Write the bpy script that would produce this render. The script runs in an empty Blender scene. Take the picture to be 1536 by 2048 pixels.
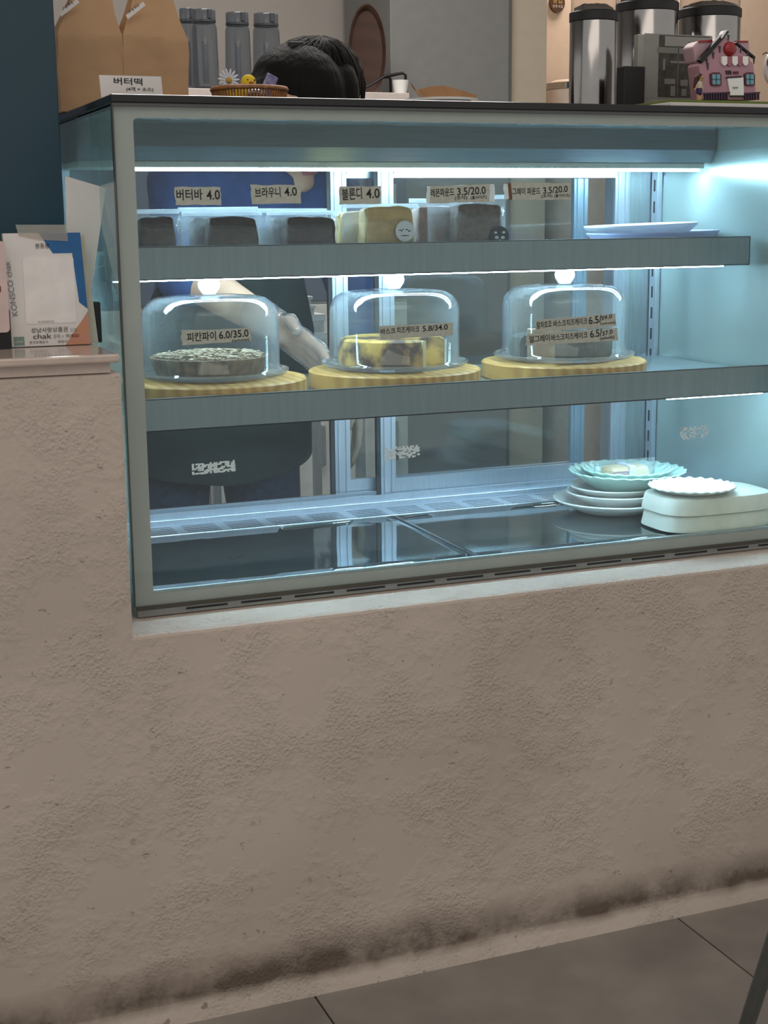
import bpy, bmesh, math, random
from mathutils import Vector, Matrix, noise
random.seed(7)
PI = math.pi
scene = bpy.context.scene
COL = scene.collection

# ------------------------------------------------------------------ camera
F_PX, CAM = 2922.67, Vector((-.3683, -1.9242, 1.15))
yaw, pitch, roll = .3801, .1993, .0107
fwd = Vector((math.sin(yaw)*math.cos(pitch), math.cos(yaw)*math.cos(pitch), -math.sin(pitch)))
rgt = Vector((math.cos(yaw), -math.sin(yaw), 0)); dwn = fwd.cross(rgt)
rgt, dwn = rgt*math.cos(roll)+dwn*math.sin(roll), dwn*math.cos(roll)-rgt*math.sin(roll)
cd = bpy.data.cameras.new('camera'); cd.lens = 36*F_PX/2048; cd.sensor_width = 36; cd.clip_start = .05
cam = bpy.data.objects.new('camera', cd); COL.objects.link(cam)
cam.matrix_world = Matrix(((rgt.x, -dwn.x, -fwd.x, CAM.x), (rgt.y, -dwn.y, -fwd.y, CAM.y), (rgt.z, -dwn.z, -fwd.z, CAM.z), (0, 0, 0, 1)))
scene.camera = cam
if hasattr(scene, 'cycles'):
    scene.cycles.transparent_max_bounces = 26      # many clear sheets lie behind one another
    scene.cycles.max_bounces = 5; scene.cycles.diffuse_bounces = 2; scene.cycles.glossy_bounces = 3

# ------------------------------------------------------------------ light
w = bpy.data.worlds.new('world'); scene.world = w; w.use_nodes = True
w.node_tree.nodes['Background'].inputs[0].default_value = (1.0, .965, .93, 1)
w.node_tree.nodes['Background'].inputs[1].default_value = .56
def area(name, loc, rot, sx, sy, power, col):
    l = bpy.data.lights.new(name, 'AREA'); l.shape = 'RECTANGLE'; l.size = sx; l.size_y = sy; l.energy = power; l.color = col
    o = bpy.data.objects.new(name, l); COL.objects.link(o); o.location = loc; o.rotation_euler = rot; return o
area('cafe_fill_light', (-.2, -1.7, 2.65), (0, 0, 0), 2.2, 1.4, 14, (1, .88, .78))  # added warm fill for the counter front, stands for no visible lamp
area('kitchen_fill_light', (.9, 1.45, 2.55), (0, 0, 0), 1.4, .5, 30, (1, .95, .90))  # unseen lamp added to brighten the kitchen behind the case
area('niche_ceiling_light', (2.5, 2.7, 2.5), (0, 0, 0), .5, .3, 15, (1, .84, .70))
scene.view_settings.view_transform = 'Standard'
scene.view_settings.look = 'None'
scene.view_settings.gamma = 1
scene.view_settings.use_curve_mapping = False
scene.view_settings.exposure = 0.0

# ------------------------------------------------------------------ picture point on a real plane
def at(px, py, Y=None, Z=None, X=None):
    d = rgt*((px-768)/F_PX)+dwn*((py-1024)/F_PX)+fwd
    t = (Y-CAM.y)/d.y if Y is not None else ((Z-CAM.z)/d.z if Z is not None else (X-CAM.x)/d.x)
    return CAM+d*t
def px2m(px, p): return px/F_PX*((p-CAM).dot(fwd))

# ------------------------------------------------------------------ materials
MATS = {}
def nodes(m):
    m.use_nodes = True; nt = m.node_tree
    return nt, nt.nodes['Principled BSDF'], nt.nodes['Material Output']
def mat(name, col, rough=.5, metal=0., var=.08, scale=30., bump=0., bscale=200., spec=.5, emit=None, estr=0, sss=0, coat=0, stretch=None, col2=None):
    if name in MATS: return MATS[name]
    m = bpy.data.materials.new(name); MATS[name] = m
    nt, p, out = nodes(m); L = nt.links
    tc = nt.nodes.new('ShaderNodeTexCoord'); vec = tc.outputs['Object']
    if stretch:
        mp = nt.nodes.new('ShaderNodeMapping'); mp.inputs['Scale'].default_value = stretch
        L.new(vec, mp.inputs['Vector']); vec = mp.outputs[0]
    n = nt.nodes.new('ShaderNodeTexNoise'); n.inputs['Scale'].default_value = scale; n.inputs['Detail'].default_value = 4
    L.new(vec, n.inputs['Vector'])
    r = nt.nodes.new('ShaderNodeValToRGB'); r.color_ramp.elements[0].position = .3; r.color_ramp.elements[1].position = .7
    c0 = [max(0, c*(1-var)) for c in col]; c1 = [min(1, c*(1+var)) for c in (col2 or col)]
    if col2: c0 = list(col)
    r.color_ramp.elements[0].color = (*c0, 1); r.color_ramp.elements[1].color = (*c1, 1)
    L.new(n.outputs['Fac'], r.inputs['Fac']); L.new(r.outputs[0], p.inputs['Base Color'])
    p.inputs['Roughness'].default_value = rough; p.inputs['Metallic'].default_value = metal
    p.inputs['Specular IOR Level'].default_value = spec; p.inputs['Coat Weight'].default_value = coat
    if sss: p.inputs['Subsurface Weight'].default_value = sss; p.inputs['Subsurface Radius'].default_value = (.01, .006, .004)
    if emit: p.inputs['Emission Color'].default_value = (*emit, 1); p.inputs['Emission Strength'].default_value = estr
    if bump:
        n2 = nt.nodes.new('ShaderNodeTexNoise'); n2.inputs['Scale'].default_value = bscale; n2.inputs['Detail'].default_value = 5
        L.new(vec, n2.inputs['Vector'])
        b = nt.nodes.new('ShaderNodeBump'); b.inputs['Strength'].default_value = bump; b.inputs['Distance'].default_value = .003
        L.new(n2.outputs['Fac'], b.inputs['Height']); L.new(b.outputs[0], p.inputs['Normal'])
    return m
def glassy(name, tint=(1, 1, 1), refl=1., rough=.02, haze=0., hazecol=(.9, .95, 1), edge=0., crinkle=0., smudge=0., sscale=9, s0=.5, s1=.8):
    """thin clear sheet: fresnel reflection over a see-through body, optional milky haze"""
    if name in MATS: return MATS[name]
    m = bpy.data.materials.new(name); MATS[name] = m
    m.use_nodes = True; nt = m.node_tree; L = nt.links; N = nt.nodes
    N.remove(N['Principled BSDF']); out = N['Material Output']
    tr = N.new('ShaderNodeBsdfTransparent'); tr.inputs[0].default_value = (*tint, 1)
    gl = N.new('ShaderNodeBsdfGlossy'); gl.inputs['Roughness'].default_value = rough
    fr = N.new('ShaderNodeLayerWeight'); fr.inputs[0].default_value = .5      # 1-cos, the same on both faces of a thin sheet
    pw = N.new('ShaderNodeMath'); pw.operation = 'POWER'; pw.inputs[1].default_value = 5; L.new(fr.outputs['Facing'], pw.inputs[0])
    mul = N.new('ShaderNodeMath'); mul.operation = 'MULTIPLY_ADD'; mul.inputs[1].default_value = .9*refl; mul.inputs[2].default_value = .04*refl; L.new(pw.outputs[0], mul.inputs[0])
    body = tr.outputs[0]
    tc = N.new('ShaderNodeTexCoord')
    if haze or edge or smudge:
        df = N.new('ShaderNodeBsdfDiffuse'); df.inputs[0].default_value = (*hazecol, 1)
        tl = N.new('ShaderNodeBsdfTranslucent'); tl.inputs[0].default_value = (*hazecol, 1)
        ad = N.new('ShaderNodeMixShader'); ad.inputs[0].default_value = .5; L.new(df.outputs[0], ad.inputs[1]); L.new(tl.outputs[0], ad.inputs[2])
        lw = N.new('ShaderNodeLayerWeight'); lw.inputs[0].default_value = .25
        ml = N.new('ShaderNodeMath'); ml.operation = 'MULTIPLY_ADD'; ml.inputs[1].default_value = edge; ml.inputs[2].default_value = haze
        L.new(lw.outputs['Facing'], ml.inputs[0]); fac = ml.outputs[0]
        if smudge:
            no = N.new('ShaderNodeTexNoise'); no.inputs['Scale'].default_value = sscale; no.inputs['Detail'].default_value = 3; no.inputs['Roughness'].default_value = .7
            L.new(tc.outputs['Object'], no.inputs['Vector'])
            rp = N.new('ShaderNodeMapRange'); rp.inputs[1].default_value = s0; rp.inputs[2].default_value = s1; rp.inputs[3].default_value = 0; rp.inputs[4].default_value = smudge
            L.new(no.outputs['Fac'], rp.inputs[0]); sm = N.new('ShaderNodeMath'); sm.operation = 'ADD'; L.new(fac, sm.inputs[0]); L.new(rp.outputs[0], sm.inputs[1]); fac = sm.outputs[0]
        mx = N.new('ShaderNodeMixShader'); L.new(fac, mx.inputs[0]); L.new(tr.outputs[0], mx.inputs[1]); L.new(ad.outputs[0], mx.inputs[2]); body = mx.outputs[0]
    if crinkle:
        no = N.new('ShaderNodeTexNoise'); no.inputs['Scale'].default_value = 60; no.inputs['Detail'].default_value = 3; L.new(tc.outputs['Object'], no.inputs['Vector'])
        b = N.new('ShaderNodeBump'); b.inputs['Strength'].default_value = crinkle; b.inputs['Distance'].default_value = .004; L.new(no.outputs['Fac'], b.inputs['Height']); L.new(b.outputs[0], gl.inputs['Normal']); L.new(b.outputs[0], fr.inputs['Normal'])
    fin = N.new('ShaderNodeMixShader'); L.new(mul.outputs[0], fin.inputs[0]); L.new(body, fin.inputs[1]); L.new(gl.outputs[0], fin.inputs[2]); L.new(fin.outputs[0], out.inputs[0])
    return m
def emitter(name, col, s):
    if name in MATS: return MATS[name]
    m = bpy.data.materials.new(name); MATS[name] = m; nt, p, out = nodes(m)
    p.inputs['Base Color'].default_value = (*col, 1); p.inputs['Emission Color'].default_value = (*col, 1); p.inputs['Emission Strength'].default_value = s
    return m

def plaster_mat():
    m = bpy.data.materials.new('plaster'); nt, p, out = nodes(m); L = nt.links; N = nt.nodes
    tc = N.new('ShaderNodeTexCoord'); v = tc.outputs['Object']
    def noi(s, d=4, r=.55, vec=v):
        n = N.new('ShaderNodeTexNoise'); n.inputs['Scale'].default_value = s; n.inputs['Detail'].default_value = d; n.inputs['Roughness'].default_value = r; L.new(vec, n.inputs['Vector']); return n.outputs['Fac']
    def rng(x, a, b, c, d):
        r = N.new('ShaderNodeMapRange'); r.clamp = True
        for i, q in enumerate((a, b, c, d)): r.inputs[1+i].default_value = q
        L.new(x, r.inputs[0]); return r.outputs[0]
    def math_(op, a, b):
        q = N.new('ShaderNodeMath'); q.operation = op
        for i, x in enumerate((a, b)):
            if isinstance(x, (int, float)): q.inputs[i].default_value = x
            else: L.new(x, q.inputs[i])
        return q.outputs[0]
    sx = N.new('ShaderNodeSeparateXYZ'); L.new(v, sx.inputs[0]); z = sx.outputs['Z']; y = sx.outputs['Y']
    # trowelled relief: crinkled areas between smooth ones
    patch = rng(noi(6.5, 4, .68), .45, .60, 0.05, 1.0)
    fine = noi(210, 3, .6); med = noi(150, 2, .5)
    crink = N.new('ShaderNodeTexVoronoi'); crink.inputs['Scale'].default_value = 190; L.new(v, crink.inputs['Vector'])
    hgt = math_('MULTIPLY', math_('ADD', fine, math_('MULTIPLY', crink.outputs['Distance'], .5)), patch)
    pits = rng(noi(48, 3, .75), .66, .72, 0, -.7)
    hgt = math_('ADD', math_('ADD', hgt, pits), math_('MULTIPLY', noi(9, 1), .15))
    b = N.new('ShaderNodeBump'); b.inputs['Strength'].default_value = .85; b.inputs['Distance'].default_value = .0034
    L.new(hgt, b.inputs['Height']); L.new(b.outputs[0], p.inputs['Normal'])
    # colour: beige with slow tone changes, brown scuffs a hand above the floor
    base = N.new('ShaderNodeMixRGB'); base.inputs[1].default_value = (.47, .395, .335, 1); base.inputs[2].default_value = (.56, .475, .405, 1); L.new(rng(noi(2.2, 2), .35, .65, 0, 1), base.inputs[0])
    band = math_('MULTIPLY', rng(math_('ADD', z, math_('MULTIPLY', noi(14, 2), -.02)), .008, .026, 0, 1), rng(math_('ADD', z, math_('MULTIPLY', noi(7, 2), -.05)), .02, .075, 1, 0))
    scuff = math_('MULTIPLY', band, rng(noi(11, 4, .7), .32, .60, .35, 1))
    spots = math_('MULTIPLY', rng(noi(30, 2, .5), .705, .74, 0, .55), rng(z, .35, .1, 0.25, 1))
    stain = math_('MINIMUM', math_('ADD', math_('MULTIPLY', scuff, .95), spots), .85)
    mx = N.new('ShaderNodeMixRGB'); L.new(stain, mx.inputs[0]); L.new(base.outputs[0], mx.inputs[1]); mx.inputs[2].default_value = (.085, .058, .038, 1)
    L.new(mx.outputs[0], p.inputs['Base Color']); p.inputs['Roughness'].default_value = .85; p.inputs['Specular IOR Level'].default_value = .25
    return m
def burnt_mat(name, lo, hi, scale, p0, p1):
    m = mat(name, lo, .7, scale=scale, bump=.3, bscale=120, col2=hi); r = [n for n in m.node_tree.nodes if n.type == 'VALTORGB'][0]
    r.color_ramp.elements[0].position = p0; r.color_ramp.elements[1].position = p1; return m
def wood_mat(name, a, b, axis='Z', scale=26):
    m = bpy.data.materials.new(name); nt, p, out = nodes(m); L = nt.links; N = nt.nodes
    tc = N.new('ShaderNodeTexCoord'); wv = N.new('ShaderNodeTexWave'); wv.bands_direction = axis; wv.inputs['Scale'].default_value = scale; wv.inputs['Distortion'].default_value = 5; wv.inputs['Detail'].default_value = 3; wv.inputs['Detail Scale'].default_value = 1.2
    L.new(tc.outputs['Object'], wv.inputs['Vector']); r = N.new('ShaderNodeValToRGB'); r.color_ramp.elements[0].color = (*a, 1); r.color_ramp.elements[1].color = (*b, 1)
    L.new(wv.outputs['Fac'], r.inputs[0]); L.new(r.outputs[0], p.inputs['Base Color']); p.inputs['Roughness'].default_value = .5
    return m

M_PLASTER = plaster_mat()
M_SLAB = mat('slab', (.50, .40, .34), .12, var=.06, scale=60)
M_TILE = mat('floor_tile', (.235, .212, .185), .42, var=.22, scale=6, bump=.08, bscale=60)
M_GROUT = mat('grout', (.02, .02, .02), .9)
M_TEAL = mat('teal_paint', (.010, .042, .062), .5, var=.08, scale=4)
M_WALLB = mat('kitchen_wall', (.42, .38, .345), .8, var=.05, scale=3)
M_CEIL = mat('ceiling', (.5, .48, .46), .9)
M_BLACK = mat('black_glass', (.008, .008, .009), .12, var=.02)
M_BLACKP = mat('black_plastic', (.006, .006, .006), .5, var=.02)
M_FRIT = mat('frit_border', (.42, .39, .36), .35, var=.03, scale=20)
M_STEEL = mat('brushed_steel', (.42, .47, .49), .36, .9, var=.10, scale=40, stretch=(6, 6, .35))
M_STEELD = mat('steel_lip', (.23, .265, .28), .38, .75, var=.06, scale=30, stretch=(5, 5, .3))
M_MIRROR = mat('polished_pan', (.74, .79, .80), .05, .93, var=.05, scale=12)
M_ALU = mat('aluminium', (.55, .60, .68), .3, .7, var=.05, scale=40, stretch=(6, 6, .4))
M_SEAL = mat('rubber_seal', (.02, .022, .025), .6)
M_PANEL = mat('case_panel', (.52, .63, .61), .22, .55, var=.06, scale=5)
M_GLASS = glassy('case_glass', (.93, .975, .965), .55, .01, haze=.012)
M_SIDEG = glassy('side_glass', (.82, .91, .89), .9, .02, haze=.13, hazecol=(.75, .92, .88))  # pale haze colour imitates the room's reflection and the lit glass edge
M_DOORG = glassy('door_glass', (.88, .93, .95), 1.1, .05)
M_DOME = glassy('dome_glass', (.97, .985, .98), 1.0, .02, haze=.012, edge=.16)
M_PLATEG = glassy('plate_glass', (.95, .97, .97), 1.2, .03, haze=.05, edge=.28)
M_WRAP = glassy('cellophane', (.97, .98, .98), 1.3, .10, haze=.03, edge=.42, crinkle=.9, smudge=.20, sscale=24, s0=.46, s1=.75)
M_GLOVE = glassy('glove_film', (.97, .97, .97), 1.6, .12, haze=.12, edge=.4, crinkle=1.)
M_LED = emitter('led', (.54, .80, 1.0), 92)
M_LED2 = emitter('led_shelf', (.54, .80, 1.0), 82)
M_DIFF = mat('lamp_diffuser', (.62, .66, .60), .35)
M_WHITE = mat('white_ceramic', (.80, .80, .76), .22, var=.03)
M_WHITEM = mat('white_paper', (.72, .68, .65), .7, var=.03)
M_MINT = mat('mint_ceramic', (.55, .78, .70), .25, var=.03)
M_LILAC = mat('lilac_tray', (.42, .46, .72), .3, var=.03)
M_TAPE = mat('paper_tape', (.395, .42, .365), .8, var=.1, scale=200)
M_TAPEW = mat('torn_tape', (.58, .69, .70), .85, var=.1, scale=200)
M_INK = mat('ink', (.008, .008, .01), .6, var=.02)
M_INKG = mat('grey_ink', (.22, .22, .23), .6, var=.02)
M_KRAFT = mat('kraft_paper', (.47, .285, .15), .75, var=.10, scale=14, bump=.12, bscale=60)
M_BROWNIE = mat('brownie', (.035, .018, .013), .8, var=.4, scale=90, bump=.6, bscale=180)
M_BLOND = mat('blondie', (.62, .42, .17), .75, var=.15, scale=60, bump=.4, bscale=180)
M_GREYC = mat('earl_grey_cake', (.15, .105, .085), .85, var=.3, scale=120, bump=.5, bscale=200)
M_SKIN = mat('skin', (.68, .40, .265), .5, var=.05, scale=20)
M_LIPS = mat('lips', (.5, .16, .15), .4)
M_HAIR = mat('hair', (.004, .003, .0025), .7, spec=.25, var=.4, scale=60, bump=1., bscale=130, stretch=(1, 1, .14))
M_NAVY = mat('navy_shirt', (.026, .058, .16), .85, var=.15, scale=40, bump=.2, bscale=30)
M_APRON = mat('apron', (.030, .042, .036), .85, var=.15, scale=30, bump=.2, bscale=25)
M_JEANS = mat('jeans', (.026, .032, .062), .9, var=.25, scale=80, bump=.2, bscale=25)
M_SS = mat('stainless', (.36, .35, .34), .16, 1., var=.05, scale=30)
M_PITCH = glassy('smoked_plastic', (.62, .66, .70), .8, .05, haze=.10, hazecol=(.30, .33, .36), edge=.35)
M_RATTAN = mat('rattan', (.30, .13, .045), .6, var=.3, scale=120)
M_YEL = mat('yellow_plush', (.80, .55, .02), .8, var=.06)
M_PINK = mat('pink_ceramic', (.42, .22, .26), .3, var=.06)
M_RED = mat('red_glaze', (.30, .015, .02), .25)
M_CREAM = mat('cream_board', (.56, .50, .40), .7, var=.04)
M_PINE = wood_mat('pine', (.66, .38, .115), (.50, .255, .065), 'X', 16)
M_TRAYW = wood_mat('dark_wood', (.040, .016, .009), (.050, .021, .012), 'Z', 6)

# ------------------------------------------------------------------ mesh helpers
def bx(bm, x0, x1, y0, y1, z0, z1, bev=0, seg=2):
    t = bmesh.new(); bmesh.ops.create_cube(t, size=1)
    for v in t.verts: v.co = Vector(((x0+x1)/2+v.co.x*(x1-x0), (y0+y1)/2+v.co.y*(y1-y0), (z0+z1)/2+v.co.z*(z1-z0)))
    if bev: bmesh.ops.bevel(t, geom=list(t.edges), offset=bev, segments=seg, affect='EDGES', profile=.5)
    merge(bm, t); return bm
def merge(bm, t, M=None):
    me = bpy.data.meshes.new('t'); t.to_mesh(me); t.free()
    if M: me.transform(M)
    bm.from_mesh(me); bpy.data.meshes.remove(me)
def box(*a, **k): return bx(bmesh.new(), *a, **k)
def prism(pts, axis, a, b, bm=None, bev=0):
    """polygon pts in the plane across `axis`, extruded from a to b (axis 'Y': pts are (x,z); 'X': (y,z); 'Z': (x,y))"""
    t = bmesh.new()
    def P(q, h): return (q[0], h, q[1]) if axis == 'Y' else ((h, q[0], q[1]) if axis == 'X' else (q[0], q[1], h))
    v0 = [t.verts.new(P(q, a)) for q in pts]; v1 = [t.verts.new(P(q, b)) for q in pts]; n = len(pts)
    t.faces.new(v0); t.faces.new(v1[::-1])
    for i in range(n): t.faces.new((v0[(i+1) % n], v0[i], v1[i], v1[(i+1) % n]))
    bmesh.ops.recalc_face_normals(t, faces=t.faces)
    if bev: bmesh.ops.bevel(t, geom=list(t.edges), offset=bev, segments=2, affect='EDGES', profile=.5)
    bm = bm or bmesh.new(); merge(bm, t); return bm
def lathe(prof, n=48, bm=None, c=(0, 0, 0), rfun=None, a0=0, a1=2*PI):
    bm = bm or bmesh.new(); rings = []; full = abs(a1-a0-2*PI) < 1e-6; m = n if full else n+1
    for (r, z) in prof:
        if r < 1e-6: rings.append([bm.verts.new((c[0], c[1], c[2]+z))]); continue
        ring = []
        for i in range(m):
            a = a0+(a1-a0)*i/n; q = r*(rfun(a, z) if rfun else 1)
            ring.append(bm.verts.new((c[0]+q*math.cos(a), c[1]+q*math.sin(a), c[2]+z)))
        rings.append(ring)
    for A, B in zip(rings, rings[1:]):
        for i in range(n):
            j = (i+1) % m
            if len(A) == 1 and len(B) == 1: continue
            if len(A) == 1: bm.faces.new((A[0], B[j], B[i]))
            elif len(B) == 1: bm.faces.new((A[i], A[j], B[0]))
            else: bm.faces.new((A[i], A[j], B[j], B[i]))
    return bm
def tube(pts, r, n=8, bm=None):
    bm = bm or bmesh.new(); pts = [Vector(p) for p in pts]; rs = r if isinstance(r, (list, tuple)) else [r]*len(pts); rings = []
    up = None
    for i, p in enumerate(pts):
        d = (pts[min(i+1, len(pts)-1)]-pts[max(i-1, 0)]).normalized()
        if up is None: up = d.orthogonal().normalized()
        up = (up-d*up.dot(d)).normalized(); s = d.cross(up)
        rings.append([bm.verts.new(p+(up*math.cos(2*PI*k/n)+s*math.sin(2*PI*k/n))*rs[i]) for k in range(n)])
    for A, B in zip(rings, rings[1:]):
        for k in range(n): bm.faces.new((A[k], A[(k+1) % n], B[(k+1) % n], B[k]))
    bm.faces.new(rings[0][::-1]); bm.faces.new(rings[-1]); return bm
def ell(c, r, bm=None, seg=16, M=None):
    t = bmesh.new(); bmesh.ops.create_uvsphere(t, u_segments=seg, v_segments=max(6, seg//2+2), radius=1)
    bmesh.ops.scale(t, vec=Vector(r), verts=t.verts)
    if M: bmesh.ops.transform(t, matrix=M.to_4x4(), verts=t.verts)
    bmesh.ops.translate(t, vec=Vector(c), verts=t.verts); bm = bm or bmesh.new(); merge(bm, t); return bm
def rrect(x0, x1, z0, z1, r, n=5, corners=(1, 1, 1, 1)):
    pts = []
    for k, (cx, cz, a) in enumerate(((x1-r, z1-r, 0), (x0+r, z1-r, 90), (x0+r, z0+r, 180), (x1-r, z0+r, 270))):
        if corners[k]:
            for i in range(n+1): t = math.radians(a+90*i/n); pts.append((cx+r*math.cos(t), cz+r*math.sin(t)))
        else: pts.append((cx+(r if k in (0, 3) else -r), cz+(r if k < 2 else -r)))
    return pts
def wobble(bm, amp, freq, seed=0):
    for v in bm.verts: v.co += Vector(noise.noise_vector(v.co*freq+Vector((seed*7.1, seed*3.3, seed)))) * amp
    return bm
ORG = {}
def obj(name, bm, m, parent=None, smooth=None, local=False, angle=35):
    """one mesh object; `bm` is in world coordinates unless local, stored relative to its thing's base"""
    me = bpy.data.meshes.new(name); bm.to_mesh(me); bm.free()
    o = bpy.data.objects.new(name, me); COL.objects.link(o)
    org = Vector((0, 0, 0)) if parent is None else ORG.get(parent.name, Vector((0, 0, 0)))
    if parent is not None:
        o.parent = parent
        if not local: me.transform(Matrix.Translation(-org))
    ORG[o.name] = org
    ms = m if isinstance(m, (list, tuple)) else [m]
    for q in ms: me.materials.append(q)
    if smooth:
        me.polygons.foreach_set('use_smooth', [True]*len(me.polygons))
        if smooth != 'all': me.set_sharp_from_angle(angle=math.radians(angle))
    return o
def tag(o, label, cat, group=None):
    o['label'] = label; o['category'] = cat
    if group: o['group'] = group
    return o
def thing(name, loc, label, cat, group=None, rz=0):
    o = bpy.data.objects.new(name, None); COL.objects.link(o); o.location = loc; o.empty_display_size = .05; o.rotation_euler = (0, 0, rz)
    ORG[o.name] = Vector(loc); return tag(o, label, cat, group)
def solo(name, bm, m, label, cat, group=None, base=None, **k):
    """a thing that is one mesh, origin at its base"""
    o = obj(name, bm, m, None, **k)
    b = Vector(base) if base is not None else Vector((0, 0, 0))
    if base is not None: o.data.transform(Matrix.Translation(-b)); o.location = b
    ORG[o.name] = b; return tag(o, label, cat, group)
def struct(name, bm, m, **k):
    o = obj(name, bm, m, None, **k); o['kind'] = 'structure'; return o
def copy_tree(o, parent=None):
    c = o.copy(); COL.objects.link(c); c.parent = parent
    for ch in list(o.children): copy_tree(ch, c)
    return c
_tc = {}; BOLD = [0.]
def text_geo(s):
    if s in _tc: return _tc[s]
    cu = bpy.data.curves.new('t', 'FONT'); cu.body = s; cu.resolution_u = 3; cu.offset = BOLD[0]; ob = bpy.data.objects.new('t', cu); COL.objects.link(ob)
    bpy.context.view_layer.update(); me = bpy.data.meshes.new_from_object(ob.evaluated_get(bpy.context.evaluated_depsgraph_get()))
    vs = [v.co.copy() for v in me.vertices]; fs = [tuple(p.vertices) for p in me.polygons]
    bpy.data.objects.remove(ob); bpy.data.curves.remove(cu); bpy.data.meshes.remove(me)
    if not vs: vs = [Vector((0, 0, 0)), Vector((.01, 0, 0)), Vector((0, .01, 0))]; fs = [(0, 1, 2)]
    x0 = min(v.x for v in vs); x1 = max(v.x for v in vs); y0 = min(v.y for v in vs); y1 = max(v.y for v in vs)
    _tc[s] = ([((v.x-x0)/(x1-x0), (v.y-y0)/(y1-y0)) for v in vs], fs, (x1-x0)/(y1-y0)); return _tc[s]
def text_bm(s, o, U, V, w, h, bm=None):
    """lettering with its lower left corner at o, running along U (width w) and rising along V (height h)"""
    vs, fs, asp = text_geo(s); bm = bm or bmesh.new(); o = Vector(o); U = Vector(U).normalized(); V = Vector(V).normalized()
    vv = [bm.verts.new(o+U*(x*w)+V*(y*h)) for x, y in vs]
    for f in fs:
        try: bm.faces.new([vv[i] for i in f])
        except ValueError: pass
    return bm
def body_remesh(caps, voxel, smooth=6):
    """one continuous skin over a chain of tapered limbs; caps: (p0, r0, p1, r1) or ('e', centre, radii, matrix)"""
    bm = bmesh.new()
    for c in caps:
        if c[0] == 'e': ell(c[1], c[2], bm, 18, c[3] if len(c) > 3 else None); continue
        p0, r0, p1, r1 = Vector(c[0]), c[1], Vector(c[2]), c[3]
        ell(p0, (r0,)*3, bm, 14); ell(p1, (r1,)*3, bm, 14); tube([p0, p1], [r0, r1], 14, bm)
    me = bpy.data.meshes.new('b'); bm.to_mesh(me); bm.free(); ob = bpy.data.objects.new('b', me); COL.objects.link(ob)
    r = ob.modifiers.new('r', 'REMESH'); r.mode = 'VOXEL'; r.voxel_size = voxel
    s = ob.modifiers.new('s', 'SMOOTH'); s.factor = .5; s.iterations = smooth
    bpy.context.view_layer.update(); m2 = bpy.data.meshes.new_from_object(ob.evaluated_get(bpy.context.evaluated_depsgraph_get()))
    bpy.data.objects.remove(ob); bpy.data.meshes.remove(me); out = bmesh.new(); out.from_mesh(m2); bpy.data.meshes.remove(m2); return out

# ================================================================== SETTING
SILL, WTOP = .588, .952
struct('wall_front', prism([(-1.6, 0), (2.4, 0), (2.4, SILL), (.028, SILL), (.028, WTOP), (-1.6, WTOP)], 'Y', 0, .70, bev=.005), M_PLASTER)
cove = [(0.0, -.0005), (-.012, -.0005), (-.010, .006), (-.006, .016), (-.001, .03), (0.0, .03)]
struct('baseboard_front', prism(cove, 'X', -1.6, 2.4), M_PLASTER, smooth=True)
fl = struct('floor', box(-2.2, 3.6, -2.6, 3.6, -.03, -.0065), M_GROUT)
TX = [.2755-.6395*3+.6395*k for k in range(8)]; TY = [-2.4+.62*k for k in range(5)]
tile = None
for i, tx in enumerate(TX):
    for j in range(4):
        y1 = .1-.6395*j
        o = obj('tile', box(0, .6365, -.6365, 0, -.008, 0, bev=.0008, seg=1), M_TILE, fl, local=True) if tile is None else tile.copy()
        if tile is None: tile = o
        else: COL.objects.link(o)
        o.location = (tx+.0015, y1, 0)
struct('wall_left', box(-1.6, .0215, .33, .40, WTOP, 2.6, bev=.002), M_TEAL)
struct('wall_back', box(-1.6, 3.6, 3.0, 3.1, 0, 2.6), M_WALLB)
struct('wall_right', box(3.5, 3.6, .7, 3.0, 0, 2.6), M_WALLB)
struct('ceiling', box(-2.2, 3.6, .25, 3.1, 2.6, 2.65), M_CEIL)

ct = thing('counter_top', (-.8, .3, WTOP), 'pinkish stone counter slab on the low plaster wall left of the case', 'counter')
obj('slab', box(-1.6, .0245, -.012, .34, .966, .9775, bev=.003), M_SLAB, ct)
obj('underlay', box(-1.6, .0135, -.002, .34, WTOP+.0005, .966), M_SLAB, ct)

# ================================================================== DISPLAY CASE
X0, X1, Y0, YB = .05, 1.236, .085, .63
Z0, ZT0, ZT1, ZF = .589, 1.3035, 1.3145, .622
case = thing('display_case', (X0, Y0, Z0), 'long refrigerated glass cake display case set on the plaster counter', 'display case')
obj('top_panel', box(X0-.002, X1+.004, Y0-.003, .675, ZT0, ZT1, bev=.0015), M_BLACK, case)
obj('top_trim', box(X0, X1, Y0-.001, Y0+.012, ZT0-.004, ZT0), mat('trim_grey', (.08, .08, .078), .4), case)
fg = obj('front_glass', box(X0, X1, Y0, Y0+.006, .606, ZT0-.004), M_GLASS, case)
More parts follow.
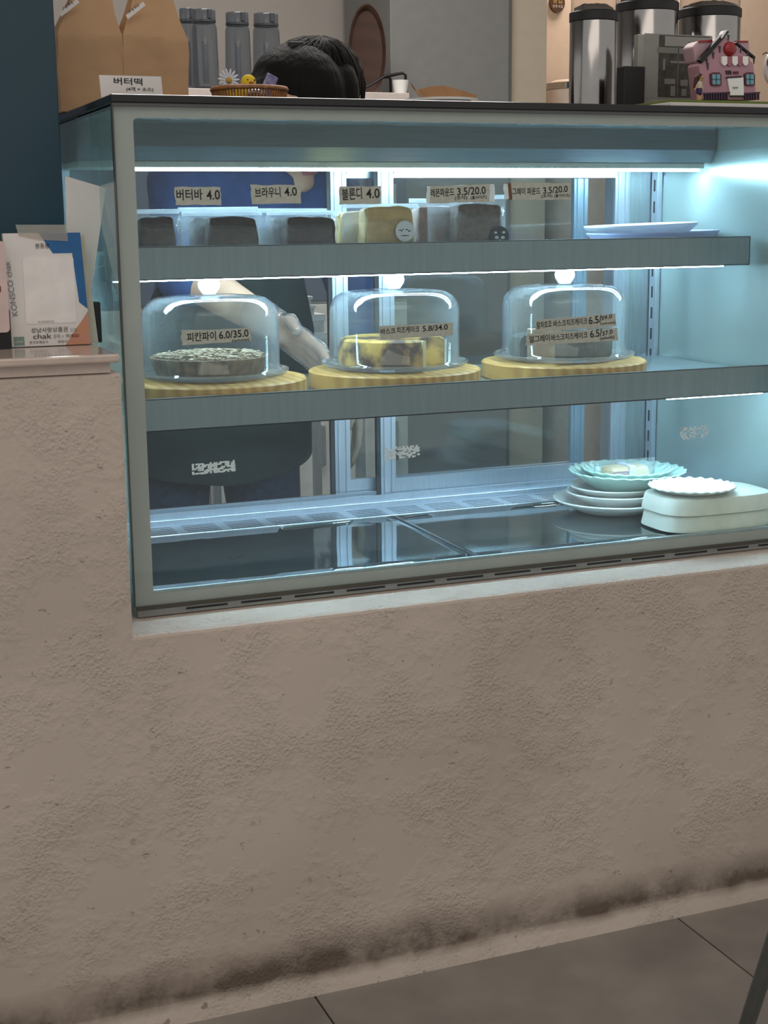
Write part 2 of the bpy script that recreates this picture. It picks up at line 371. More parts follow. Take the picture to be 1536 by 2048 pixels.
# printed border behind the front pane, rounded inner corners
def frame_ring(x0, x1, z0, z1, ix0, ix1, iz0, iz1, r, ya, yb):
    bm = bmesh.new(); inn = rrect(ix0, ix1, iz0, iz1, r, 6); n = len(inn)
    def outer(q):
        cx, cz = (ix0+ix1)/2, (iz0+iz1)/2
        return (x1 if q[0] > ix1-r-1e-6 else (x0 if q[0] < ix0+r+1e-6 else q[0]), z1 if q[1] > iz1-r-1e-6 else (z0 if q[1] < iz0+r+1e-6 else q[1]))
    for y, flip in ((ya, 0), (yb, 1)):
        A = [bm.verts.new((q[0], y, q[1])) for q in inn]; O = [bm.verts.new((outer(q)[0], y, outer(q)[1])) for q in inn]
        for i in range(n):
            j = (i+1) % n; bm.faces.new((A[i], A[j], O[j], O[i]) if flip else (A[j], A[i], O[i], O[j]))
    return bm
obj('glass_border', frame_ring(X0, X1, .606, ZT0-.004, .0785, X1-.03, .6225, 1.2845, .006, Y0+.0062, Y0+.0066), M_FRIT, fg)
obj('side_glass', box(X0, X0+.006, Y0+.007, .615, .606, ZT0-.004), M_SIDEG, case)
obj('corner_post', box(X0-.001, X0+.001, Y0-.0005, Y0+.009, .606, ZT0-.004), mat('corner_edge', (.05, .055, .05), .3), case)
# base rail with slots
br = obj('base_rail', box(X0+.004, X1, Y0+.004, .67, Z0, .606, bev=.001), mat('base_metal', (.30, .31, .30), .35, .5), case)
for k in range(14):
    x = .125+k*.083
    obj('slot', box(x, x+.062, Y0+.0025, Y0+.0045, .5945, .5972), M_BLACKP, br)
obj('base_gasket', box(X0+.002, X1, Y0-.001, Y0+.003, .6005, .6062), mat('gasket', (.05, .043, .03), .5), case)
# interior floor pans
YF, YG = Y0+.009, .462
for (a, b) in ((X0+.008, .596), (.599, X1-.012)):
    bm = bmesh.new(); ny = 8; g = {}
    xs = [a, a+.0025, a+.006, a+.012]+[a+.012+(b-a-.024)*k/12 for k in range(1, 12)]+[b-.012, b-.006, b-.0025, b]; nx = len(xs)-1
    for i, x in enumerate(xs):
        for j in range(ny+1):
            y = YF+(YG-YF)*j/ny; e = min(x-a, b-x)
            dz = .0018*max(0, 1-e/.006) + .00035*math.sin(x*21+j*.8)*math.sin(x*9+1)
            g[i, j] = bm.verts.new((x, y, ZF+dz))
    for i in range(nx):
        for j in range(ny): bm.faces.new((g[i, j], g[i+1, j], g[i+1, j+1], g[i, j+1]))
    bmesh.ops.solidify(bm, geom=bm.faces, thickness=.002)
    obj('floor_pan', bm, M_MIRROR, case, smooth='all')
obj('front_curb', box(X0+.008, X1-.012, Y0+.007, YF+.004, .607, ZF+.0055, bev=.0012), M_STEEL, case)
# rear vent grille
gr = obj('vent_grille', box(X0+.008, X1-.012, YG+.001, .60, .614, .6222), M_ALU, case)
slot_me = None
for k in range(15):
    for r_ in range(5):
        if slot_me is None:
            o = obj('vent_slot', box(0, .060, 0, .0032, 0, .0004), M_SEAL, gr, local=True); slot_me = o
        else: o = slot_me.copy(); COL.objects.link(o)
        o.location = (.075+k*.0775-X0, YG+.016+r_*.0135-Y0, .6220-Z0)
obj('grille_edge', box(X0+.009, X1-.013, YG-.001, YG+.005, .619, .6245, bev=.001), M_ALU, gr)
bm = box(X0+.009, X1-.013, .555, .60, .619, .631, bev=.001); bx(bm, X0+.009, X1-.013, .568, .574, .631, .641); bx(bm, X0+.009, X1-.013, .588, .594, .631, .645)
obj('door_track', bm, M_ALU, case)
# upper lamp housing
pr = [(.40, 1.263), (.415, 1.241), (.56, 1.241), (.56, ZT0-.001), (.40, ZT0-.001)]
hs = obj('lamp_housing', prism(pr, 'X', X0+.01, 1.222), mat('housing_grey', (.13, .155, .16), .3, .5, stretch=(.3, 6, 6)), case)
obj('lamp_diffuser', box(X0+.012, 1.21, .418, .555, 1.2305, 1.241, bev=.002), M_DIFF, hs)
obj('led_tube', box(.13, 1.205, .425, .442, 1.226, 1.2305, bev=.001), M_LED, hs)
obj('ceiling_liner', box(X0+.007, X1-.012, Y0+.009, .40, ZT0-.006, ZT0-.001), mat('liner', (.22, .27, .27), .25, .6, stretch=(.3, 6, 6)), case)
# right end panel with recessed press, pilaster, rear jamb
ep = obj('end_panel', box(X1-.012, X1, Y0+.007, .66, .607, ZT0-.004), M_PANEL, case)
XP = X1-.012
yb_, ys_, zs_ = at(1325, 420, X=XP).y, at(1428, 320, X=XP).y, at(1375, 348, X=XP).z
bm = prism([(.11, .64), (yb_, .64), (yb_, zs_-.008), (yb_-.008, zs_), (ys_+.008, zs_), (ys_, zs_+.008), (ys_, 1.262), (.11, 1.262)], 'X', XP-.0022, XP+.001)
obj('panel_press', bm, M_PANEL, ep)
for yy in (.575,):
    st = obj('shelf_standard', box(X1-.026, X1-.0155, yy, yy+.022, .64, 1.235, bev=.001), M_ALU, case)
    if yy > .5:
        for k in range(14): obj('slot', box(X1-.0262, X1-.0255, yy+.008, yy+.014, .66+k*.041, .682+k*.041), M_SEAL, st)
obj('rear_jamb', box(1.165, X1-.012, .60, .635, .62, 1.262), M_STEEL, case)
bm = bmesh.new()
for (a, b, d) in ((1.128, 1.139, .006), (1.139, 1.146, .0), (1.146, 1.165, .01)): bx(bm, a, b, .59+d, .635, .62, 1.262)
obj('jamb_profile', bm, M_ALU, case)
obj('rear_header', box(X0+.006, X1-.012, .575, .66, 1.2445, ZT0-.001), M_ALU, case)
obj('left_jamb', box(X0+.007, X0+.03, .60, .66, .62, 1.262), M_ALU, case)
# two sliding doors pushed to the right
def door(xa, xb, y, seal):
    d = obj('sliding_door', box(xa+.02, xb-.02, y+.004, y+.008, .655, 1.225), M_DOORG, case)
    for (a, b, s) in ((xa, xa+.030, 1), (xb-.030, xb, 0)):
        bm = bmesh.new(); bx(bm, a, b, y, y+.012, .636, 1.243); bx(bm, a+.006, a+.010, y-.003, y, .636, 1.243); bx(bm, b-.009, b-.006, y-.003, y, .636, 1.243)
        obj('stile', bm, M_ALU, d)
    obj('bottom_rail', box(xa+.030, xb-.030, y, y+.012, .636, .668), M_ALU, d)
    bm = box(xa+.030, xb-.030, y, y+.012, 1.219, 1.243); bx(bm, xa+.03, xb-.03, y-.003, y, 1.226, 1.230)
    obj('top_rail', bm, M_ALU, d)
    obj('seal', box(xa-.007, xa, y+.002, y+.012, .636, 1.243), M_SEAL, d)
door(.628, 1.150, .582, 1)
door(.545, 1.072, .603, 1)
# shelves
def shelf(yf, zt, zb, zp, xr, m_led, segs):
    s = obj('shelf', box(X0+.016, xr, yf+.002, .555, zp-.004, zp), mat('shelf_glass_steel', (.42, .47, .48), .3, .7), case)
    bm = bmesh.new(); bx(bm, X0+.014, xr, yf, yf+.0022, zb, zt); bx(bm, X0+.014, xr, yf, yf+.014, zb, zb+.0018); bx(bm, X0+.014, xr, yf, yf+.006, zt-.001, zt+.0008); bx(bm, xr-.002, xr, yf, yf+.03, zb, zt)
    obj('front_lip', bm, M_STEELD, s)
    for (a, b, dz) in segs: obj('led_strip', box(a, b, yf+.0155, yf+.025, zb+dz, zb+.006), m_led, s)
    for x in (X0+.02, xr-.006): obj('bracket', prism([(yf+.03, zp-.0045), (.555, zp-.0045), (.555, zp-.04), (.5, zp-.035), (yf+.03, zp-.014)], 'X', x, x+.003), M_ALU, s)
    return s
S1Y, S1Z, S2Y, S2Z = .26, 1.098, .16, .8765
shelf(S1Y, 1.1095, 1.0600, S1Z, 1.2035, M_LED2, ((X0+.03, 1.16, -.0022),))
shelf(S2Y, .8935, .8460, S2Z, 1.2085, M_LED2, ((X0+.03, .985, .0016), (.99, 1.18, -.0035)))

# ================================================================== PRICE LABELS ON THE FRONT GLASS
YL = Y0; BOLD[0] = .014
def tape_bm(c, seed, th=.0006, torn=(1, 1)):
    """strip of paper tape with slightly torn ends; c: four picture corners TL,TR,BR,BL on the glass"""
    rnd = random.Random(seed); TL, TR, BR, BL = [at(*q, Y=YL) for q in c]; pts = []
    for k in range(9): pts.append(TL.lerp(TR, k/8)+Vector((0, 0, rnd.uniform(-.0006, .0006))))
    for k in range(1, 5): pts.append(TR.lerp(BR, k/5)+Vector((rnd.uniform(-.0012, .0008)*torn[1], 0, 0)))
    for k in range(9): pts.append(BR.lerp(BL, k/8)+Vector((0, 0, rnd.uniform(-.0004, .0004))))
    for k in range(1, 5): pts.append(BL.lerp(TL, k/5)+Vector((rnd.uniform(-.0012, .0012)*torn[0], 0, 0)))
    return prism([(p.x, p.z) for p in pts], 'Y', YL-.0003, YL-.0003-th)
def label_(c, texts, label, seed, m=None, under=None):
    TL, TR, BR, BL = [at(*q, Y=YL) for q in c]; base = BL.lerp(BR, .5)
    t = thing('price_label', base, label, 'price label', 'handwritten price labels')
    if under: obj('torn_backing', tape_bm(under, seed+50, .0003), M_TAPEW, t)
    obj('paper_tape', tape_bm(c, seed), m or M_TAPE, t)
    for (s, q0, q1, hpx) in texts:       # text, picture start and end of its base line, letter height in picture pixels
        a, b = at(*q0, Y=YL), at(*q1, Y=YL); U = b-a; h = px2m(hpx, a)
        V = Vector((-U.z, 0, U.x)).normalized(); a = a.copy(); a.y = YL-.0012
        obj('lettering', text_bm(s, a, U, V, U.length, h), M_INK, t)
label_([(348, 374), (441, 374), (442, 410), (351, 410)], [('버터바', (353, 401), (405, 400), 22), ('4.0', (413, 400), (440, 399), 19)], 'leftmost upper price label on the glass, reading 버터바 4.0', 1)
label_([(500, 370), (602, 370), (602, 407), (504, 408)], [('브라우니', (510, 396), (561, 394), 20), ('4.0', (569, 393), (594, 391), 17)], 'second upper price label from the left, reading 브라우니 4.0', 2)
label_([(679, 373), (762, 372), (761, 408), (678, 409)], [('블론디', (684, 401), (724, 398), 23), ('4.0', (732, 397), (759, 396), 19)], 'price label 블론디 4.0 directly above the yellow blondie', 3)
label_([(861, 372), (980, 369), (979, 404), (858, 407)], [('레몬파운드', (861, 394), (908, 392), 16), ('3.5/20.0', (914, 391), (971, 388), 15), ('(조각)', (909, 401), (934, 400), 9), ('(홀사이즈)', (941, 400), (973, 398), 8)], 'price label 레몬파운드 3.5/20.0 stuck over ragged white backing', 4, under=[(853, 373), (988, 368), (990, 404), (853, 407)])
label_([(1018, 366), (1141, 366), (1141, 399), (1020, 400)], [('그레이 파운드', (1024, 390), (1080, 389), 14), ('3.5/20.0', (1086, 388), (1135, 384), 13), ('(조각)', (1082, 397), (1104, 396), 8), ('(홀사이즈)', (1108, 396), (1139, 395), 8)], 'rightmost upper price label 그레이 파운드 with a brown left end', 5, under=[(1007, 368), (1030, 367), (1030, 398), (1008, 398)])
label_([(362, 661), (501, 656), (502, 681), (364, 691)], [('피칸파이', (374, 684), (432, 680), 18), ('6.0/35.0', (438, 678), (497, 673), 15), ('(whole)', (464, 685), (498, 682), 6)], 'price label 피칸파이 6.0/35.0 before the left dome', 6)
label_([(759, 652), (906, 644), (907, 670), (760, 680)], [('바스크', (761, 669), (790, 667), 12), ('치즈케이크', (793, 667), (838, 664), 13), ('5.8/34.0', (845, 663), (895, 659), 11)], 'price label 바스크 치즈케이크 5.8/34.0 before the middle dome', 7)
label_([(1072, 640), (1230, 627), (1233, 652), (1070, 664)], [('말차초코', (1073, 658), (1103, 654), 14), ('바스크치즈케이크', (1106, 654), (1174, 648), 13), ('6.5/', (1177, 649), (1203, 645), 15), ('39.0', (1202, 641), (1224, 636), 8), ('(whole)', (1200, 651), (1230, 648), 6)], 'upper of two tape labels on the right dome, 말차초코 바스크치즈케이크', 8)
label_([(1054, 668), (1234, 656), (1236, 681), (1051, 691)], [('얼그레이', (1058, 686), (1099, 682), 14), ('바스크치즈케이크', (1102, 682), (1174, 676), 13), ('6.5/', (1180, 676), (1204, 672), 15), ('37.0', (1204, 672), (1225, 667), 9), ('(whole)', (1200, 682), (1228, 678), 8)], 'lower of two tape labels on the right dome, 얼그레이 바스크치즈케이크', 9)
o = obj('brown_end', prism([(at(*q, Y=YL).x, at(*q, Y=YL).z) for q in [(1015, 366), (1021, 366), (1024, 399), (1018, 400)]], 'Y', YL-.0011, YL-.0014), mat('brown_tape', (.13, .06, .03), .7), bpy.data.objects['price_label.004'])
def residue(x0, x1, y0, y1, n, seed, label, dens=.62):
    """torn leftovers of a label: one sheet of ragged paper flakes"""
    rnd = random.Random(seed); bm = bmesh.new(); a, b = at(x0, y1, Y=YL), at(x1, y0, Y=YL); nx, nz = n; U = (b.x-a.x)/nx; V = (b.z-a.z)/nz
    sl = -.06
    for i in range(nx):
        for j in range(nz):
            if noise.noise(Vector((i*.55+seed*9, j*.7, seed)))*.9+.5+rnd.uniform(-.2, .2) > 1-dens:
                x = a.x+i*U; z = a.z+j*V-(x-a.x)*sl*.3
                vs = [bm.verts.new((x+rnd.uniform(-.3, .2)*U+dx*U*1.25, YL-.0006-rnd.random()*.0003, z+rnd.uniform(-.25, .25)*V+dz*V*1.1)) for dx, dz in ((0, 0), (1, 0), (1, 1), (0, 1))]
                bm.faces.new(vs)
    solo('tape_residue', bm, M_TAPEW, label, 'tape', base=a)
residue(384, 469, 922, 950, (22, 7), 1, 'torn white tape scrap on the glass before the dark apron', .66)
residue(768, 838, 891, 920, (19, 7), 2, 'torn white tape scrap on the glass left of the lower door pane', .55)
residue(1359, 1415, 852, 880, (18, 7), 3, 'faint torn tape scrap on the glass above the mint plates', .42)

BOLD[0] = 0.; _tc.clear()
# ================================================================== DOMES, BOARDS, CAKES (middle shelf)
DY = .315
def dome_set(cx, cy, sc, which, lbl_dome, lbl_board, lbl_plate):
    b = at(cx, cy, Y=DY); B = Vector((b.x, DY, S2Z)); bt = .0275
    solo('cake_board', lathe([(0, 0), (.140*sc, 0), (.1425*sc, .002), (.1425*sc, bt-.002), (.140*sc, bt), (0, bt)], 64, c=B), M_PINE, lbl_board, 'cake board', 'round wooden cake boards', base=B, smooth=True)
    P = B+Vector((0, 0, bt+.0003)); r = .1215
    solo('glass_cake_plate', lathe([(0, 0), (.085, 0), (.09, .002), (.117, .006), (r, .011), (r, .0135), (r-.003, .0135), (r-.006, .010), (.09, .0055), (0, .0045)], 64, c=P), M_PLATEG, lbl_plate, 'cake plate', 'clear cake plates', base=P, smooth='all')
    D = P+Vector((0, 0, .0105)); R = .1075; h = .118
    t = thing('cake_dome', D, lbl_dome, 'cake dome', 'clear cake domes')
    pf = [(R+.006, 0), (R+.003, .003), (R, .006), (R-.0005, h-.034)]
    for k in range(1, 9): a = k/8*PI/2; pf.append((R-.0005-.034*(1-math.cos(a)), h-.034+.034*math.sin(a)*.96))
    pf += [(R-.06, h+.0005), (.012, h+.001)]
    prof = pf+[(r_-.0022 if r_ > .02 else r_, z_-.0022 if z_ > h-.02 else z_) for r_, z_ in pf[::-1]]
    obj('dome_glass', lathe([(q[0], q[1]) for q in prof], 72, c=D), M_DOME, t, smooth='all')
    bm = bmesh.new(); bmesh.ops.create_icosphere(bm, subdivisions=1, radius=.001); bm.free()
    K = D+Vector((0, 0, h+.0015))
    obj('knob', lathe([(.010, 0), (.0115, .002), (.0165, .010), (.0175, .016), (.0155, .0225), (.010, .0265), (0, .0275)], 32, c=K), M_WHITE, t, smooth='all')
    return P+Vector((0, 0, .0052))
c1 = dome_set(424, 757, 1.05, 1, 'clear dome over the pecan pie, leftmost in the case', 'round pine board under the pecan pie, leftmost', 'clear plate under the pecan pie')
c2 = dome_set(789, 738, 1.0, 2, 'middle clear dome over the browned cheesecake', 'middle round pine board under the browned cheesecake', 'clear plate under the browned cheesecake')
c3 = dome_set(1127, 722, 1.0, 3, 'clear dome over the grey brown cake, rightmost in the case', 'round pine board under the grey brown cake, rightmost', 'clear plate under the grey brown cake')
# pecan pie
pie = thing('pecan_pie', c1, 'fluted chocolate crust pecan pie topped with nut flakes', 'pie')
flute = lambda a, z: 1+(.018*math.cos(a*44) if z > .003 else 0)
PC = c1+Vector((-.003, 0, 0))
obj('crust', lathe([(0, 0), (.082, 0), (.084, .003), (.0915, .026), (.0925, .029), (.089, .0295), (.086, .026), (.084, .022), (0, .022)], 176, c=PC, rfun=flute), mat('pie_crust', (.10, .050, .028), .75, var=.25, scale=60, bump=.3, bscale=150, col2=(.20, .115, .05)), pie, smooth=True)
obj('filling', lathe([(.084, .020), (.07, .026), (.04, .029), (0, .030)], 40, c=PC), mat('pie_filling', (.16, .08, .04), .5, var=.3, scale=80, bump=.5, bscale=90), pie, smooth='all')
bm = bmesh.new(); rnd = random.Random(3)
for k in range(430):
    a = rnd.uniform(0, 2*PI); r = .085*math.sqrt(rnd.random()); M = Matrix.Rotation(rnd.uniform(0, PI), 3, 'Z') @ Matrix.Rotation(rnd.uniform(-.7, .7), 3, 'X')
    t = bmesh.new(); bmesh.ops.create_icosphere(t, subdivisions=1, radius=1); bmesh.ops.scale(t, vec=(.0075, .0032, .0014), verts=t.verts); bmesh.ops.transform(t, matrix=M.to_4x4(), verts=t.verts)
    bmesh.ops.translate(t, vec=PC+Vector((r*math.cos(a), r*math.sin(a), .0275+.005*(1-(r/.085)**2)+rnd.uniform(0, .005))), verts=t.verts); merge(bm, t)
o = obj('nut_flakes', bm, mat('nuts', (.16, .075, .04), .6, var=.2, scale=150, col2=(.58, .44, .29)), pie, smooth='all'); o['kind'] = 'stuff'
# browned basque cheesecake in slices
def cake_slices(nm, C_, R_, h_, m_out, label, skip, n=8, rot=0., gap=.0008, cat='cake'):
    t = thing(nm, C_, label, cat)
    for k in range(n):
        if k in skip: continue
        a0 = rot+2*PI*k/n; a1 = a0+2*PI/n; mid = (a0+a1)/2; off = Vector((math.cos(mid), math.sin(mid), 0))*gap
        bm = bmesh.new(); m = 10; prof = [(R_-.004, 0), (R_, .004), (R_+.001, h_*.6), (R_-.003, h_-.004), (R_-.010, h_), (R_*.5, h_-.003), (.0, h_-.004)]
        cen_t = C_+off
        rings = [[bm.verts.new(cen_t+Vector((r*math.cos(a0+(a1-a0)*i/m), r*math.sin(a0+(a1-a0)*i/m), z))) for i in range(m+1)] for r, z in prof]
        for A, Bq in zip(rings, rings[1:]):
            for i in range(m): bm.faces.new((A[i], A[i+1], Bq[i+1], Bq[i]))
        cb = bm.verts.new(cen_t)
        for i in range(m): bm.faces.new((cb, rings[0][i+1], rings[0][i]))
        for e in (0, m): bm.faces.new([cb]+[rg[e] for rg in rings])
        bmesh.ops.remove_doubles(bm, verts=bm.verts, dist=1e-6); bmesh.ops.recalc_face_normals(bm, faces=bm.faces)
        obj('slice', bm, m_out, t, smooth=True)
    return t
M_BASQ = burnt_mat('basque', (.075, .024, .009), (.72, .42, .08), 24, .45, .66)
bq = cake_slices('basque_cheesecake', c2+Vector((-.004, 0, 0)), .088, .047, M_BASQ, 'yellow cheesecake with scorched brown patches under the middle dome', (7,), 8, math.radians(-70+38))
a = math.radians(-70); 
pm = mat('parchment', (.80, .72, .42), .6, var=.04)
u = Vector((math.cos(math.radians(-77)), math.sin(math.radians(-77)), 0))
obj('paper_divider', box(-.003, .003, -.0902, -.080, .003, .045), pm, bq, local=True).rotation_euler = (0, 0, math.radians(13))
obj('paper_divider', lathe([(.0895, .004), (.0905, .044)], 10, c=c2+Vector((-.004, 0, 0)), a0=math.radians(-40), a1=math.radians(-18)), mat('wax_paper', (.62, .66, .62), .6), bq)
M_GB = burnt_mat('grey_basque', (.035, .032, .026), (.10, .092, .075), 30, .35, .7)
gb = cake_slices('grey_brown_cake', c3+Vector((-.006, 0, 0)), .087, .040, M_GB, 'dark grey brown cheesecake under the right dome', (4,), 8, math.radians(10))
obj('pale_wrap', prism([(-.082, -.035), (-.03, -.06), (-.022, -.045), (-.07, -.01)], 'Z', .001, .052), mat('beige_wrap', (.36, .24, .15), .7, var=.1), gb, local=True)

# ================================================================== WRAPPED PASTRIES (top shelf)
def cake_block(wd, dp, ht, seed, amp=.0035, bev=.006):
    bm = box(-wd/2, wd/2, -dp/2, dp/2, 0, ht, bev=bev, seg=3); bmesh.ops.subdivide_edges(bm, edges=list(bm.edges), cuts=3, use_grid_fill=True)
    for v in bm.verts:
        k = v.co.z/ht; n_ = Vector(noise.noise_vector(v.co*55+Vector((seed*5, seed, 0))))
        v.co += n_*amp*(.3+.7*k); v.co.x *= 1-.10*k; v.co.z -= .05*ht*(abs(v.co.x)/(wd/2))**2.5*k
    return bm
def pouch(wl, wr, ht, dp, seed, top=.0):
    """crumpled clear bag: wide side fins, flat sealed top"""
    bm = bmesh.new(); nu, nv = 36, 14; rings = []; rnd = random.Random(seed)
    for j in range(nv+1):
        v = j/nv; ring = []
        for i in range(nu):
            a = 2*PI*i/nu; cx, sy = math.cos(a), math.sin(a)
            px = math.copysign(abs(cx)**.7, cx); py = math.copysign(abs(sy)**.8, sy)
            x = px*(wr if px > 0 else wl); thick = dp/2*(1-.93*max(0, (v-.62)/.38)**.8 if v > .62 else 1)
            y = py*thick*(.12+.88*(1-abs(px)**6)); z = v*ht+.0006+top*x*v
            nz = Vector(noise.noise_vector(Vector((x*60, y*60, z*60+seed*13))))*.0022*(0 if j in (0,) else 1)
            ring.append(bm.verts.new((x+nz.x, y+nz.y, max(.0004, z+(nz.z if j < nv else nz.z*.3)))))
        rings.append(ring)
    for A, B in zip(rings, rings[1:]):
        for i in range(nu): bm.faces.new((A[i], A[(i+1) % nu], B[(i+1) % nu], B[i]))
    bm.faces.new(rings[0][::-1]); return bm
def pastry(px, Yp, wd, ht, wl, wr, ph, m_cake, label, seed, dp=.036, rz=0, sticker=None, cx=0., name='wrapped_brownie', cat='pastry', top=0., gp='wrapped pastries on the top shelf'):
    b = at(px, 490, Y=Yp); t = thing(name, (b.x, Yp, S1Z), label, cat, gp, rz)
    bm = cake_block(wd, dp, ht, seed); bmesh.ops.translate(bm, vec=(cx, 0, .0016), verts=bm.verts)
    obj('cake', bm, m_cake, t, smooth=True, local=True, angle=60)
    wr_o = obj('wrapper', pouch(wl, wr, ph, dp+.012, seed, top), M_WRAP, t, smooth='all', local=True)
    obj('seal', wobble(box(-wl*.97, wr*.97, -.0008, .0008, ph-.004, ph+.003), .0012, 40, seed), glassy('seal_film', (.97, .98, .98), 1.2, .15, haze=.42, edge=.2), wr_o, local=True)
    if sticker:
        sx, sz, sr, dark = sticker
        yy = -dp/2-.0095; m0 = mat('dark_sticker', (.02, .028, .035), .5) if dark else mat('white_sticker', (.74, .78, .82), .5); m1 = mat('pale_print', (.6, .65, .68), .5) if dark else mat('dark_print', (.03, .04, .07), .5)
        s = obj('sticker', prism([(sx+sr*math.cos(k*PI/16), sz+sr*math.sin(k*PI/16)) for k in range(32)], 'Y', yy, yy-.0005), m0, wr_o, local=True)
        bm = bmesh.new()
        if dark:
            for (dx, dz, rx, rz_) in ((-.45, .38, .16, .12), (.42, .4, .18, .12), (-.33, -.08, .22, .15), (.33, -.1, .22, .15), (0, -.35, .1, .07)):
                prism([(sx+sr*(dx+rx*math.cos(k*PI/6)), sz+sr*(dz+rz_*math.sin(k*PI/6))) for k in range(12)], 'Y', yy-.0006, yy-.0009, bm)
        else:
            for (dx, dz, rx, rz_) in ((-.5, .1, .17, .05), (-.2, .16, .1, .05), (.2, .14, .16, .06), (.5, .02, .14, .05), (0, -.42, .5, .05), (-.35, 0, .05, .09), (.38, .0, .05, .1)):
                prism([(sx+sr*(dx+rx*math.cos(k*PI/6)), sz+sr*(dz+rz_*math.sin(k*PI/6))) for k in range(12)], 'Y', yy-.0006, yy-.0009, bm)
        obj('print', bm, m1, s, local=True)
    return t
pastry(311, .315, .060, .054, .042, .040, .064, M_BROWNIE, 'wrapped brownie at the far left, half behind the grey frame', 1, top=.1)
pastry(463, .310, .083, .053, .080, .052, .060, M_BROWNIE, 'wrapped brownie below the 버터바 and 브라우니 labels, front one', 2)
pastry(430, .365, .080, .052, .060, .075, .067, M_BROWNIE, 'wrapped brownie directly behind the second front brownie', 3)
pastry(617, .312, .086, .052, .070, .050, .060, M_BROWNIE, 'wrapped brownie with a slumped right side, left of the blondie', 4)
pastry(585, .365, .078, .050, .060, .062, .064, M_BROWNIE, 'wrapped brownie half hidden behind the slumped brownie', 5)
pastry(772, .315, .090, .066, .076, .058, .070, M_BLOND, 'wrapped yellow blondie with a round white sticker', 6, sticker=(.022, .029, .0165, 0), name='wrapped_blondie')
pastry(722, .37, .085, .06, .05, .07, .058, M_BLOND, 'wrapped yellow blondie hidden behind the stickered one', 7, name='wrapped_blondie')
pastry(950, .318, .088, .070, .086, .056, .083, M_GREYC, 'wrapped grey brown pound cake slice with a dark round sticker', 8, sticker=(.032, .018, .017, 1), name='wrapped_pound_cake')
pastry(872, .362, .085, .066, .05, .07, .078, mat('lemon_cake', (.34, .20, .16), .8, var=.2, scale=80), 'wrapped pinkish pound cake slice behind the grey one', 9, name='wrapped_pound_cake')

# trays on the right of the top shelf
def oval(bm, c, prof, ax, ay, n=48, p=2.6, tilt=None):
    rings = []
    for (s, z) in prof:
        ring = []
        for i in range(n):
            a = 2*PI*i/n; ca, sa = math.cos(a), math.sin(a)
            q = Vector((math.copysign(abs(ca)**(2/p), ca)*ax*s, math.copysign(abs(sa)**(2/p), sa)*ay*s, z))
            if tilt: q = tilt @ q
            ring.append(bm.verts.new(Vector(c)+q))
        rings.append(ring)
    for A, B in zip(rings, rings[1:]):
        for i in range(n): bm.faces.new((A[i], A[(i+1) % n], B[(i+1) % n], B[i]))
    bm.faces.new(rings[0][::-1]); bm.faces.new(rings[-1]); return bm
tray_prof = [(.78, 0), (.8, 0), (.93, .010), (1.0, .018), (1.0, .0205), (.97, .0205), (.9, .012), (.78, .003)]
b1 = Vector((1.095, .405, S1Z+.0004))
solo('serving_tray', oval(bmesh.new(), b1, tray_prof, .122, .085, tilt=Matrix.Rotation(-.015, 3, 'Y')), M_LILAC, 'lilac oval serving tray on the top shelf, lower of two', 'tray', 'trays on the top shelf', base=b1, smooth=True)
b2 = Vector((1.085, .43, S1Z+.0135))
solo('serving_tray', oval(bmesh.new(), b2, tray_prof, .105, .075, tilt=Matrix.Rotation(-.03, 3, 'Y')), mat('offwhite_tray', (.66, .70, .66), .3), 'pale oval serving tray lying inside the lilac one', 'tray', 'trays on the top shelf', base=b2, smooth=True)

# ================================================================== PLATES ON THE CASE FLOOR
def plate_prof(r, h, th=.0032): return [(0, 0), (r*.6, 0), (r*.62, .002), (r*.8, h*.45), (r, h-.001), (r+.0008, h), (r-.001, h+th*.6), (r*.78, h*.45+th), (r*.6, th), (0, th)]
def plate(x, y, z, r, h, m, label, scallop=0, grp='plates stacked on the case floor', tilt=None):
    b = Vector((x, y, z)); rf = (lambda a, zz: 1+(.022*math.cos(a*scallop)*min(1, zz/h)))if scallop else None
    bm = lathe(plate_prof(r, h), 140 if scallop else 64, rfun=rf)
    if tilt: bmesh.ops.transform(bm, matrix=tilt.to_4x4(), verts=bm.verts)
    if scallop:
        for v in bm.verts:
            a = math.atan2(v.co.y, v.co.x); rr = v.co.xy.length
            v.co.z += .0012*math.cos(a*scallop)*max(0, (rr/r-.6)/.4)
    bmesh.ops.translate(bm, vec=b, verts=bm.verts)
    return solo('scalloped_plate' if scallop else 'dinner_plate', bm, m, label, 'plate', grp, base=b, smooth='all')
PX, PY, PZ = .988, .344, ZF+.0015
plate(PX, PY, PZ, .110, .022, M_WHITE, 'largest white round plate at the bottom of the stack')
plate(PX+.004, PY, PZ+.0125, .090, .022, M_WHITE, 'middle white plate, second from the bottom of the stack')
plate(PX+.004, PY, PZ+.025, .083, .020, M_WHITE, 'white plate just under the mint scalloped plates')
plate(PX+.026, PY-.002, PZ+.041, .104, .030, M_MINT, 'larger mint plate with a scalloped rim', 26)
plate(PX+.026, PY-.002, PZ+.052, .080, .022, M_MINT, 'smaller mint scalloped plate holding the packaged pastry', 22)
pk = thing('packaged_pastry', (PX+.020, PY-.004, PZ+.0565), 'small packaged pastry with pink printed band on the mint plate', 'pastry')
bm = cake_block(.085, .045, .024, 4, .002); obj('pastry', bm, mat('bun', (.66, .42, .22), .7, col2=(.78, .62, .40)), pk, local=True, smooth=True, angle=60)
obj('wrapper', pouch(.064, .062, .034, .058, 12), M_WRAP, pk, local=True, smooth='all')
obj('paper_band', box(-.006, .006, -.0265, .0265, .0, .0272, bev=.001), mat('band_paper', (.74, .76, .84), .6), pk, local=True)
